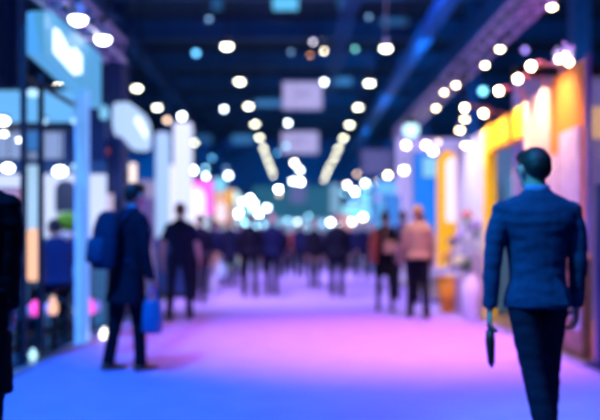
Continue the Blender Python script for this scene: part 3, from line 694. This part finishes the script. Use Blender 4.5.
t = thing('display_shelf', 'lilac stepped display shelf holding flowers and vases on the right', 'shelf', (2.9, 14.2, .022)); o = (2.9, 14.2, .022)
MB(o).box((2.62, 13.35, .022), (2.99, 15.3, .62), .01).build('lower_step', mat('lilac_step', (.45, .36, .6), .5), t)
MB(o).box((2.82, 13.35, .62), (2.99, 15.3, 1.0), .01).build('upper_step', mat('lilac_step', (.45, .36, .6), .5), t)
def bouquet(px, py, Y, base, r, fm, label, n=26):
    c = P(px, py, Y); t = thing('bouquet', label, 'flowers', (c.x, Y, base), 0, 'flowers on the display shelf'); H = c.z-base
    MB().tube([(0, 0, 0), (0, 0, H*.35), (0, 0, H*.5)], [r*.35, r*.4, r*.28], 12).build('vase', mat('vase_white', (.75, .72, .85), .3), t, True)
    m = MB()
    for i in range(n):
        a = random.uniform(0, 6.28); e = random.uniform(-.3, 1.5); m.ball((r*.8*math.cos(a)*math.cos(e), r*.8*math.sin(a)*math.cos(e), H+r*.8*math.sin(e)), r*.26, 8)
    m.build('blossoms', fm, t, True)
    s = MB()
    for i in range(6):
        a = i*1.05; s.tube([(0, 0, H*.45), (r*.4*math.cos(a), r*.4*math.sin(a), H)], .006, 5)
    s.build('stems', dleaf, t)
fl = lambda n, c: mat('blossom_'+n, c, .6)
bouquet(453, 243, 14.9, 1.0, .10, fl('navy', (.05, .06, .3)), 'dark blue bouquet, farthest on the display shelf')
bouquet(463, 236, 14.3, 1.0, .13, fl('lilac', (.5, .35, .75)), 'lilac bouquet in the middle of the display shelf')
bouquet(467, 216, 14.0, 1.0, .10, fl('red', (.75, .15, .12)), 'red bouquet standing tallest on the display shelf')
bouquet(476, 228, 13.6, 1.0, .12, fl('violet', (.3, .15, .55)), 'violet bouquet, nearest on the upper step')
bouquet(459, 262, 14.0, .62, .11, fl('cream', (.85, .75, .45)), 'cream bouquet on the lower step')
bouquet(446, 258, 15.0, .62, .10, fl('orange', (.9, .35, .1)), 'orange bouquet on the lower step, farthest along')
plant('potted_plant', 'dark green bushy plant on the lower step by the white urn', (P(474, 262, 13.5).x-.05, 13.5, .62), .2, .26, dleaf, white_panel, 60)
# orange basket, white urn
c = P(452, 300, 14.2)
t = thing('orange_basket', 'orange tapered bin standing on the carpet edge by the display shelf', 'bin', (2.55, 13.9, .0))
om = mat('orange_plastic', (.95, .35, .02), .45)
MB().tube([(0, 0, 0), (0, 0, .3), (0, 0, .56)], [.14, .17, .19], 20).build('body', om, t, True)
MB().tube([(0, 0, .56), (0, 0, .59)], [.21, .21], 20).build('rim', om, t, True)
MB().tube([(0, 0, .60), (0, 0, .64)], [.12, .02], 16).build('lid_knob', mat('orange_light', (.95, .6, .3), .45), t, True)
t = thing('white_urn', 'tall white urn on the carpet edge left of the suited man', 'urn', (2.66, 12.6, 0.0))
um = mat('urn_white', (.85, .85, .82), .35)
MB().tube([(0, 0, 0), (0, 0, .05), (0, 0, .3), (0, 0, .52), (0, 0, .62), (0, 0, .66)], [.11, .12, .15, .15, .10, .085], 20).build('body', um, t, True)
MB().tube([(0, 0, .66), (0, 0, .69)], [.10, .10], 20).build('rim', um, t, True)
spot('booth_spot', (1.4, 12.0, 4.2), (2.7, 13.4, .5), (1.0, .85, .85), 420, 45)

# ------------------------------------------------------------------ people
def rotx(v, a): return Matrix.Rotation(a, 3, 'X') @ Vector(v)
def person(px, Y, heading, label, H=1.75, top=(.01, .02, .05), bottom=(.01, .015, .04), hair=(.02, .015, .012), hairstyle='short',
           sk=skin, arms=None, legs=((12, 8, 0), (-8, 14, 0)), lean=2, head_yaw=0, head_pitch=0, hem=.86, sleeve='long', kind='jacket',
           v=.012, build=1.0, shoem=leather, collar=None, group=None, footz=0.0, feet_v=True, X=None, skirt=False, far=False, sw=None, neck=.055):
    """heading: degrees turned to the right of walking away from the camera. legs: (hip swing, knee bend, adduct) for left, right; arms: (swing, abduct, elbow)"""
    if X is None: X = (px-296)*Y/833.33
    root = thing('person', label, 'person', (X, Y, 0), -R(heading), group)
    arms = arms or ((-8, 7, 15), (10, 7, 18))
    s = H/1.75; L = R(lean); B = build; W = sw or build
    piv = Vector((0, 0, .95))
    def T(x, y, z): return piv + rotx(Vector((x, y, z))-piv, -L)
    hp = T(0, 0, 1.50); hm = Matrix.Rotation(-R(head_yaw), 3, 'Z') @ Matrix.Rotation(-R(head_pitch), 3, 'X') @ Matrix.Rotation(-L*.3, 3, 'X')
    def Hd(x, y, z): return hp + hm @ (Vector((x, y, z))-Vector((0, 0, 1.50)))
    # limbs
    joints = []
    for sd, (a, b, ad) in zip((-1, 1), legs):
        a, b, ad = R(a), R(b), R(ad)
        hip = Vector((sd*.092*B, 0, .93)); k = hip+Vector((-sd*math.sin(ad)*.43, math.sin(a)*.43, -math.cos(a)*.43))
        an = k+Vector((-sd*math.sin(ad)*.42, math.sin(a-b)*.42, -math.cos(a-b)*.42)); pitch = max(0, b-a)*.55 if a < 0 else 0
        joints.append((hip, k, an, pitch))
    lowest = min(min(an.z-.085 for _, _, an, p in joints), 9); dz = -lowest
    D = Vector((0, 0, dz))
    arml = []
    for sd, (a, c, e) in zip((-1, 1), arms):
        a, c, e = R(a), R(c), R(e)
        sh = T(sd*.178*W, -.004, 1.395); d1 = Vector((sd*math.sin(c), math.sin(a)*math.cos(c), -math.cos(a)*math.cos(c)))
        el = sh+d1*.29; d2 = Vector((sd*math.sin(c)*.3, math.sin(a+e), -math.cos(a+e))).normalized(); wr = el+d2*.255
        arml.append((sd, sh, el, wr, d2))
    def S(p): return (Vector(p)+D)*s
    def tb(m, pts, rad, **k): m.tube([S(p) for p in pts], [r*s for r in rad], **k)
    def ring(m, rows, f=1.0, add=0.0, n=20):
        m.loft([(S(T(0, y, z)), Vector((w_*f+add, 0, 0))*s, rotx((0, d_*f+add, 0), -L)*s) for z, w_, d_, y in rows], n)
    # body
    m = MB()
    ring(m, [(.86, .10*B, .08, 0), (.95, .150*B, .10, 0), (1.08, .130*B, .092, 0), (1.22, .150*B, .10, 0), (1.36, .155*B, .10, -.005), (1.43, .12*B, .075, -.01), (1.48, .06, .055, -.005)])
    tb(m, [T(0, -.01, 1.44), T(0, -.002, 1.50), Hd(0, .01, 1.58)], [neck+.007, neck, neck])
    q = hm
    m.ball(S(Hd(0, .012, 1.645)), Vector((.074, .096, .106))*s, 20, q)
    m.ball(S(Hd(0, .045, 1.575)), Vector((.052, .055, .056))*s, 16, q)
    tb(m, [Hd(0, .098, 1.655), Hd(0, .122, 1.615), Hd(0, .100, 1.603)], [.008, .015, .010], n=8)
    for sd in (-1, 1): m.ball(S(Hd(sd*.084, .012, 1.63)), Vector((.014, .019, .033))*s, 10, q)
    for sd, sh, el, wr, d2 in arml:
        tb(m, [sh.lerp(el, .04)+Vector((-sd*.03, 0, 0)), sh.lerp(el, .18)+Vector((-sd*.006, 0, 0)), sh.lerp(el, .5), el, el.lerp(wr, .35), wr], [.034, .042, .043, .037, .038, .026], round_end=True)
        # hand
        side = Vector((-sd, 0, 0)); nrm = (side-d2*side.dot(d2)).normalized(); fw = d2.cross(nrm); fw = fw if fw.y > 0 else -fw
        pc = wr+d2*.045
        m.loft([(S(wr+d2*t_), fw*w_*s, nrm*h_*s) for t_, w_, h_ in ((-.01, .026, .02), (.03, .036, .015), (.07, .042, .014), (.09, .040, .012))], 12)
        for i, (off, ln) in enumerate(((.031, .070), (.011, .080), (-.010, .075), (-.030, .058))):
            b0 = wr+d2*.08+fw*off; c1 = b0+(d2*.93+nrm*.25).normalized()*ln*.5; c2 = c1+(d2*.6+nrm*.8).normalized()*ln*.35; c3 = c2+(d2*.2+nrm).normalized()*ln*.25
            tb(m, [b0, c1, c2, c3], [.009, .0088, .008, .007], n=8, round_end=True)
        b0 = wr+d2*.025+fw*.03; c1 = b0+(d2*.7+fw*.6+nrm*.3).normalized()*.045; c2 = c1+(d2*.9+fw*.2+nrm*.5).normalized()*.03
        tb(m, [b0, c1, c2], [.013, .011, .009], n=8, round_end=True)
    for hip, k, an, p in joints:
        tb(m, [hip, hip.lerp(k, .5), k, k.lerp(an, .35), an], [.078, .066, .050, .050, .034], round_end=True)
        tb(m, [an, an+Vector((0, .06, -.045)), an+Vector((0, .13, -.06))], [.034, .032, .026], round_end=True)
    m.build('body', sk, root, voxel=min(v, .0085) if not far else .011, sm=1)
    # face
    for sd in (-1, 1): MB().ball(S(Hd(sd*.030, .093, 1.65)), .013*s, 8).build('eye', eye_mat, root, True)
    MB().ball(S(Hd(0, .094, 1.573)), Vector((.024, .010, .008))*s, 8, q).build('mouth', lip_mat, root, True)
    # hair
    hmt = mat('hair_%.3f_%.3f' % (hair[0], hair[1]), hair, .5, var=.3, scale=60, bump=.3, bscale=90)
    m = MB(); m.ball(S(Hd(0, -.010, 1.665)), Vector((.084, .102, .096))*s, 18, q); m.ball(S(Hd(0, -.035, 1.640)), Vector((.079, .074, .078))*s, 16, q)
    m.ball(S(Hd(0, .045, 1.715)), Vector((.065, .062, .045))*s, 14, q)
    if hairstyle == 'bun': m.ball(S(Hd(0, -.05, 1.785)), Vector((.045, .045, .04))*s, 12)
    if hairstyle == 'long':
        m.loft([(S(Hd(0, -.035, z)), Vector((w_, 0, 0))*s, Vector((0, d_, 0))*s) for z, w_, d_ in ((1.70, .08, .075), (1.60, .088, .07), (1.50, .10, .06), (1.40, .095, .045), (1.34, .06, .03))], 14)
    m.build('hair', hmt, root, voxel=v, sm=2, wrinkle=.004)
    # trousers or skirt
    bm_ = fabric(bottom); m = MB()
    if skirt:
        ring(m, [(.62, .20*B, .16, 0), (.72, .19*B, .15, 0), (.86, .175*B, .13, 0), (.96, .155*B, .115, 0), (1.06, .135*B, .10, 0)])
        m.build('skirt', bm_, root, voxel=v, sm=3, wrinkle=.006)
        m = MB()
        for hip, k, an, p in joints: tb(m, [hip+Vector((0, 0, -.1)), hip.lerp(k, .6), k, k.lerp(an, .35), an], [.075, .066, .053, .054, .038])
        m.build('tights', bm_, root, voxel=v, sm=2)
    else:
        ring(m, [(.86, .14*B, .11, -.005), (.93, .165*B, .122, -.008), (1.0, .155*B, .112, 0), (1.05, .145*B, .105, 0)])
        for hip, k, an, p in joints:
            tb(m, [hip+Vector((0, 0, .02)), hip.lerp(k, .25), hip.lerp(k, .6), k, k.lerp(an, .3), k.lerp(an, .7), an+Vector((0, -.004, -.035))], [.088*B, .088*B, .076*B, .066, .064, .060, .060], n=14)
        m.build('trousers', bm_, root, voxel=v, sm=3, wrinkle=.006)
    # shoes
    for hip, k, an, p in joints:
        m = MB(); a0 = an+Vector((0, 0, -.03))
        def F(y, z):
            r_ = rotx((0, y, z+.055), -p*0); return an+Vector((0, r_.y, -.055+r_.z-.0))
        m.loft([(S(F(y, z)), Vector((w_, 0, 0))*s, Vector((0, 0, h_))*s) for y, w_, h_, z in ((-.075, .022, .02, -.055), (-.06, .036, .034, -.05), (0, .040, .040, -.045), (.06, .042, .030, -.055), (.12, .046, .022, -.063), (.165, .036, .018, -.067), (.185, .016, .012, -.07))], 12)
        m.ball(S(an+Vector((0, -.01, -.02))), Vector((.042, .048, .03))*s, 10)
        m.build('shoe', shoem, root, True)
    # top garment
    tm = fabric(top); m = MB()
    fl_ = .022 if kind in ('jacket', 'coat') else .008
    rows = [(1.00, .150*B, .112, -.002), (1.10, .148*B, .108, 0), (1.22, .165*B, .115, 0), (1.33, .180*W, .118, -.005), (1.395, .190*W, .100, -.01), (1.435, .165*W, .080, -.012), (1.465, .125*W, .070, -.012), (1.495, .085, .064, -.008), (1.515, .068, .060, -.004)]
    low = [(hem, .178*B, .135, -.004), (hem+.05, .178*B, .134, -.004), ((hem+1.0)/2+.02, .168*B, .125, -.003)] if hem < .95 else [(hem, .155*B, .112, 0)]
    ring(m, [(z, w_, d_, y) for z, w_, d_, y in low+[r for r in rows if r[0] > low[-1][0]+.01]], add=fl_*.55)
    for sd, sh, el, wr, d2 in arml:
        if sleeve == 'long': tb(m, [sh+Vector((-sd*.03, 0, .005)), sh.lerp(el, .4), el, el.lerp(wr, .5), wr+d2*.005], [.058+fl_*.3, .060+fl_*.15, .052, .047, .042], n=14, round_end=False)
        else: tb(m, [sh+Vector((-sd*.03, 0, .005)), sh.lerp(el, .4), sh.lerp(el, .75)], [.064, .062, .060], n=14)
        m.ball(S(sh+Vector((-sd*.016, 0, -.004))), .064*s, 12)
    m.build({'jacket': 'jacket', 'coat': 'coat', 'shirt': 'shirt', 'dress': 'dress'}[kind], tm, root, voxel=v, sm=4, wrinkle=.006)
    if collar:
        m = MB(); m.loft([(S(T(0, -.008, z)), Vector((w_, 0, 0))*s, Vector((0, w_*.95, 0))*s) for z, w_ in ((1.49, neck+.016), (1.525, neck+.010), (1.54, neck+.006))], 16)
        m.build('collar', fabric(collar), root, True)
    root['_dz'] = 0.0
    del root['_dz']
    return root, dict(arml=arml, S=S, T=T, joints=joints, root=root)
def wpos(info, p):
    """body point to world"""
    r = info['root']; return Vector(r.location)+Matrix.Rotation(r.rotation_euler.z, 3, 'Z') @ info['S'](p)

# the suited man, nearest on the right
blue_suit = (.007, .052, .128)
_, I = person(537, 4.72, -3, 'man in a dark blue suit seen from behind, largest figure on the right', 1.755, top=blue_suit, bottom=(.010, .025, .06),
    hair=(.012, .014, .016), arms=((-4, 9, 6), (-3, 4, 14)), legs=((-12, 12, 5), (12, 6, -1)), lean=1, hem=.85, v=.009, build=1.0, sw=1.2, neck=.061, head_pitch=8, head_yaw=-24, sleeve='long', collar=(.10, .25, .5))
rt = I['root']
m = MB(); T_, S_ = I['T'], I['S']
# back vent flap and back seam of the jacket
m.prism([S_(T_(.045, -.150, .875)), S_(T_(.125, -.142, .875)), S_(T_(.085, -.137, 1.0)), S_(T_(.05, -.135, 1.04))], (0, -.006, 0)); m.build('vent_flap', fabric((.011, .07, .165)), rt)
wr = wpos(I, I['arml'][0][3]+I['arml'][0][4]*.09)
u = thing('folded_umbrella', 'slim dark brown folded umbrella held in the suited man left hand', 'umbrella', wr)
MB().tube([(0, 0, .10), (0, 0, .0), (.005, 0, -.05)], .012, 8).build('handle', black_metal, u, True)
MB().tube([(.005, 0, -.04), (.006, 0, -.10), (.012, 0, -.22), (.014, 0, -.25)], [.024, .028, .020, .008], 10).build('canopy', mat('umbrella_brown', (.05, .018, .012), .5), u, True)

# person cut by the left edge
person(0, 4.5, 10, 'person in a long black coat cut off by the left edge', 1.77, X=-1.73, top=(.006, .007, .012), bottom=(.005, .006, .01), kind='coat', hem=.40, v=.011, build=1.15,
       sk=skin_dark, arms=((-3, 2, 4), (-2, 0, 3)), legs=((2, 0, 0), (-2, 0, 0)), hair=(.02, .02, .02))
# backpack man
_, I = person(127, 7.8, 48, 'man with a blue backpack walking right on the left of the carpet', 1.76, top=(.010, .018, .040), bottom=(.007, .012, .025), hair=(.015, .012, .01), sk=skin,
    arms=((-6, 6, 18), (-2, 9, 14)), legs=((-6, 6, 0), (7, 3, 0)), lean=6, hem=.62, kind='coat', v=.011, build=1.2, sw=1.2, shoem=brown_leather, head_yaw=-6, head_pitch=8, collar=(.03, .2, .4))
S_, T_ = I['S'], I['T']; r0 = I['root']
t = thing('backpack', 'blue backpack worn by the man walking on the left', 'backpack', r0.location, r0.rotation_euler.z)
bpm = fabric((.008, .055, .119)); 
m = MB(); m.loft([(S_(T_(0, -.255, z)), Vector((w_, 0, 0)), Vector((0, d_, 0))) for z, w_, d_ in ((.92, .12, .06), (.96, .16, .10), (1.12, .17, .115), (1.30, .165, .10), (1.42, .13, .07), (1.46, .07, .04))], 18)
mp_ = m.build('main_pouch', bpm, t, voxel=.012, sm=3, wrinkle=.006)
m = MB(); m.loft([(S_(T_(0, -.35, z)), Vector((w_, 0, 0)), Vector((0, d_, 0))) for z, w_, d_ in ((.97, .11, .03), (1.0, .13, .05), (1.16, .13, .05), (1.2, .11, .03))], 16); m.build('front_pocket', fabric((.008, .075, .15)), mp_, True)
for sd in (-1, 1):
    m = MB(); m.tube([S_(T_(sd*.09, -.16, 1.38)), S_(T_(sd*.10, -.08, 1.49)), S_(T_(sd*.11, .06, 1.47)), S_(T_(sd*.125, .155, 1.33)), S_(T_(sd*.15, .12, 1.15)), S_(T_(sd*.14, -.12, 1.0))], .018, 8, flat=.4, ref=(1, 0, 0)); m.build('strap', fabric((.01, .05, .15)), t, True)
hand = wpos(I, I['arml'][1][3]+I['arml'][1][4]*.08)
def shopping_bag(loc, w_, h_, d_, m, label, hm, rz=0.0):
    t = thing('carrier_bag', label, 'bag', loc, rz)
    MB().loft([((0, 0, z), (a, 0, 0), (0, b, 0)) for z, a, b in ((-h_-.12, w_*.42, d_*.5), (-h_-.08, w_*.52, d_*.6), (-h_*.5-.1, w_*.5, d_*.55), (-.14, w_*.44, d_*.25), (-.12, w_*.43, d_*.2))], 14).build('bag_body', m, t, True)
    for y in (-.02, .02): MB().tube([(-w_*.25, y, -.13), (-w_*.12, y, -.02), (0, y, 0.0), (w_*.12, y, -.02), (w_*.25, y, -.13)], .006, 6).build('handle', hm, t, True)
    return t
shopping_bag(hand, .19, .30, .14, mat('bag_blue', (.01, .17, .36), .4, spec=.6), 'bright blue carrier bag hanging from the backpack man hand', fabric((.02, .2, .6)), .5)
# man in dark t-shirt
person(180, 12.6, 4, 'man in a dark short sleeved shirt walking away, left of centre', 1.77, top=(.012, .02, .06), bottom=(.012, .02, .05), sleeve='short', kind='shirt', hem=.93, v=.014, build=1.08,
       arms=((-6, 12, 10), (8, 12, 14)), legs=((-8, 6, -2), (8, 4, -2)), hair=(.08, .04, .02))
# couple on the right
_, I = person(418, 12.8, 0, 'man with ginger hair in a tan jacket walking away on the right', 1.74, top=(.40, .27, .13), bottom=(.010, .012, .02), hair=(.42, .24, .06), v=.014, build=1.02,
       arms=((4, 8, 22), (-4, 8, 20)), legs=((9, 6, -1), (-7, 8, -1)), hem=.92, kind='jacket')
person(385, 14.0, 3, 'woman in a black dress with hair in a bun and a rust coloured cardigan', 1.68, top=(.012, .012, .016), bottom=(.01, .01, .014), hair=(.04, .02, .015), hairstyle='bun', v=.014, build=.98,
       arms=((6, 14, 30), (8, 12, 40)), legs=((5, 4, -2), (-5, 6, -2)), hem=.93, kind='dress', sleeve='short', skirt=True)
c = P(377, 255, 14.0)
t = thing('cardigan', 'rust coloured cardigan draped over the black dressed woman left arm', 'cardigan', (c.x-.03, 13.97, 1.0))
MB().loft([((0.02, 0, .36), (.05, 0, 0), (0, .07, 0)), ((-.01, 0, .28), (.08, 0, 0), (0, .10, 0)), ((-.03, 0, .1), (.085, 0, 0), (0, .10, 0)), ((-.03, 0, -.1), (.07, 0, 0), (0, .08, 0)), ((-.02, 0, -.2), (.04, 0, 0), (0, .04, 0))], 16).build('knit', fabric((.45, .12, .06)), t, True)
t = thing('shoulder_bag', 'tan shoulder bag on the back of the woman in black', 'bag', (P(389, 240, 13.85).x, 13.84, 1.05))
MB().box((-.09, -.06, -.06), (.10, .06, .14), .02).build('bag_body', fabric((.62, .36, .2)), t)
MB().tube([(-.08, 0, .12), (-.05, .03, .35), (.02, .08, .45)], .012, 8).build('strap', fabric((.62, .36, .2)), t, True)
person(403, 16.4, -4, 'person in a slate jacket between the woman in black and the ginger man', 1.78, top=(.05, .06, .12), bottom=(.015, .02, .05), hair=(.03, .02, .02), v=.016, hem=.84)
person(447, 15.4, 10, 'person in a plum top by the flower display behind the ginger man', 1.66, X=2.32, top=(.10, .06, .10), bottom=(.01, .015, .03), hair=(.1, .05, .03), v=.016, lean=8)
# centre men
person(337, 17.4, 3, 'man in a dark suit walking in the middle of the aisle, right of centre', 1.72, top=(.008, .012, .03), bottom=(.01, .014, .035), hair=(.35, .2, .15), v=.016, build=1.18, legs=((5, 4, 1), (-5, 6, 1)), hem=.82)
person(250, 17.6, 0, 'dark clothed man walking away, left one of the pair left of centre', 1.74, top=(.010, .012, .03), bottom=(.008, .01, .02), hair=(.03, .02, .02), v=.016, build=1.05, legs=((8, 4, -2), (-6, 8, -2)))
person(272, 17.9, 8, 'man in a dark navy jacket, right one of the pair left of centre', 1.74, top=(.012, .02, .09), bottom=(.012, .015, .05), hair=(.5, .3, .25), v=.016, build=1.12, legs=((6, 4, 0), (-9, 8, 0)))
person(314, 20.6, 0, 'slim dark clothed person beyond and left of the middle suited man', 1.70, top=(.012, .014, .03), bottom=(.01, .012, .03), hair=(.3, .15, .12), v=.018, build=.85)
person(212, 18.8, 10, 'person in a navy top and tan trousers right of the dark shirted man', 1.66, top=(.012, .02, .08), bottom=(.42, .26, .16), hair=(.05, .03, .02), v=.018, hem=.95)
_, I = person(229, 21.2, -6, 'person in a long navy coat with a pale blue bag, left of the crowd', 1.74, top=(.015, .02, .07), bottom=(.015, .02, .06), hair=(.35, .15, .08), v=.018, hem=.6, kind='coat')
shopping_bag(wpos(I, I['arml'][0][3]+I['arml'][0][4]*.08), .30, .42, .16, mat('pale_bag', (.5, .75, .95), .5), 'pale blue bag carried beside the long navy coat', white_panel)
_, I = person(200, 16.0, 0, 'person in dark clothes behind the dark shirted man', 1.70, top=(.02, .02, .06), bottom=(.012, .015, .04), hair=(.05, .03, .02), v=.018)
shopping_bag(wpos(I, I['arml'][1][3]+I['arml'][1][4]*.08), .22, .55, .14, mat('white_bag', (.8, .82, .9), .5), 'white carrier bag behind the dark shirted man right leg', white_panel)
# seated man
sx = -2.84
t = thing('stool', 'dark stool under the seated man', 'stool', (sx, 10.0, .012))
MB().tube([(0, 0, .46), (0, 0, .51)], .19, 20).build('seat', black_metal, t, True)
for a in (.8, 2.4, 3.9, 5.5): MB().tube([(math.cos(a)*.12, math.sin(a)*.12, .46), (math.cos(a)*.19, math.sin(a)*.19, 0)], .014, 8).build('leg', black_metal, t)
person(0, 10.0, -35, 'seated man in a dark blue suit leaning forward in the left booth', 1.74, X=sx, top=(.012, .035, .12), bottom=(.008, .014, .04), hair=(.015, .012, .01), v=.013, build=1.1,
       lean=12, legs=((72, 72, -8), (66, 70, -8)), arms=((45, 12, 40), (45, 12, 45)), head_pitch=18, hem=.92)
# distant crowd
crowd = [(362, 24, 'navy', 1.72, 'person in navy right of the middle suited man'), (372, 27, 'black', 1.68, 'person in black behind the woman with the bun'), (352, 30, 'navy', 1.75, 'navy clothed person beyond the middle suited man'),
         (300, 26, 'navy', 1.74, 'navy clothed person left of the slim dark person'), (294, 30, 'rust', 1.66, 'person in a rust red top in the far centre'), (286, 34, 'blue', 1.72, 'blue clothed person in the far centre'),
         (304, 38, 'grey', 1.74, 'grey clothed person in the far centre'), (322, 32, 'grey', 1.70, 'grey clothed person just left of the middle suited man'), (328, 44, 'navy', 1.72, 'navy clothed person far behind the middle suited man'),
         (238, 25, 'blue', 1.7, 'blue clothed person between the pair and the long coat'), (243, 29, 'rust', 1.7, 'person in an orange red top behind the left of the pair'), (260, 30, 'grey', 1.73, 'grey clothed person seen between the pair of men'),
         (282, 26, 'black', 1.68, 'person in black right of the pair of men'), (277, 40, 'navy', 1.75, 'navy clothed person far behind the right of the pair'), (311, 48, 'blue', 1.7, 'blue clothed person farthest in the middle'),
         (219, 24, 'grey', 1.72, 'grey clothed person beside the far orange panel'), (343, 33, 'rust', 1.7, 'person in a rust red top beneath the cyan canopy'), (190, 22, 'navy', 1.7, 'navy clothed person behind the dark shirted man left of the crowd'),
         (351, 52, 'grey', 1.74, 'grey clothed person farthest on the right'), (268, 50, 'grey', 1.72, 'grey clothed person farthest on the left'), (292, 55, 'navy', 1.72, 'navy clothed person at the far end of the aisle'), (370, 33, 'blue', 1.72, 'blue clothed person under the right end of the cyan canopy')]
cc = {'navy': (.012, .02, .08), 'black': (.01, .01, .02), 'rust': (.5, .10, .07), 'blue': (.03, .08, .3), 'grey': (.08, .09, .18)}
for i, (px, Y, c, h, lab) in enumerate(crowd):
    person(px, Y, random.choice((0, 5, -8, 175, 170)), lab, h, top=cc[c], bottom=(.012, .016, .045), hair=random.choice(((.03, .02, .015), (.15, .07, .03), (.3, .2, .12))), v=.022, build=random.uniform(.95, 1.12),
           hem=random.choice((.84, .9, .78)), legs=random.choice((((8, 5, -1), (-8, 8, -1)), ((3, 2, 0), (-3, 2, 0)))), group='distant visitors in the aisle', far=True)
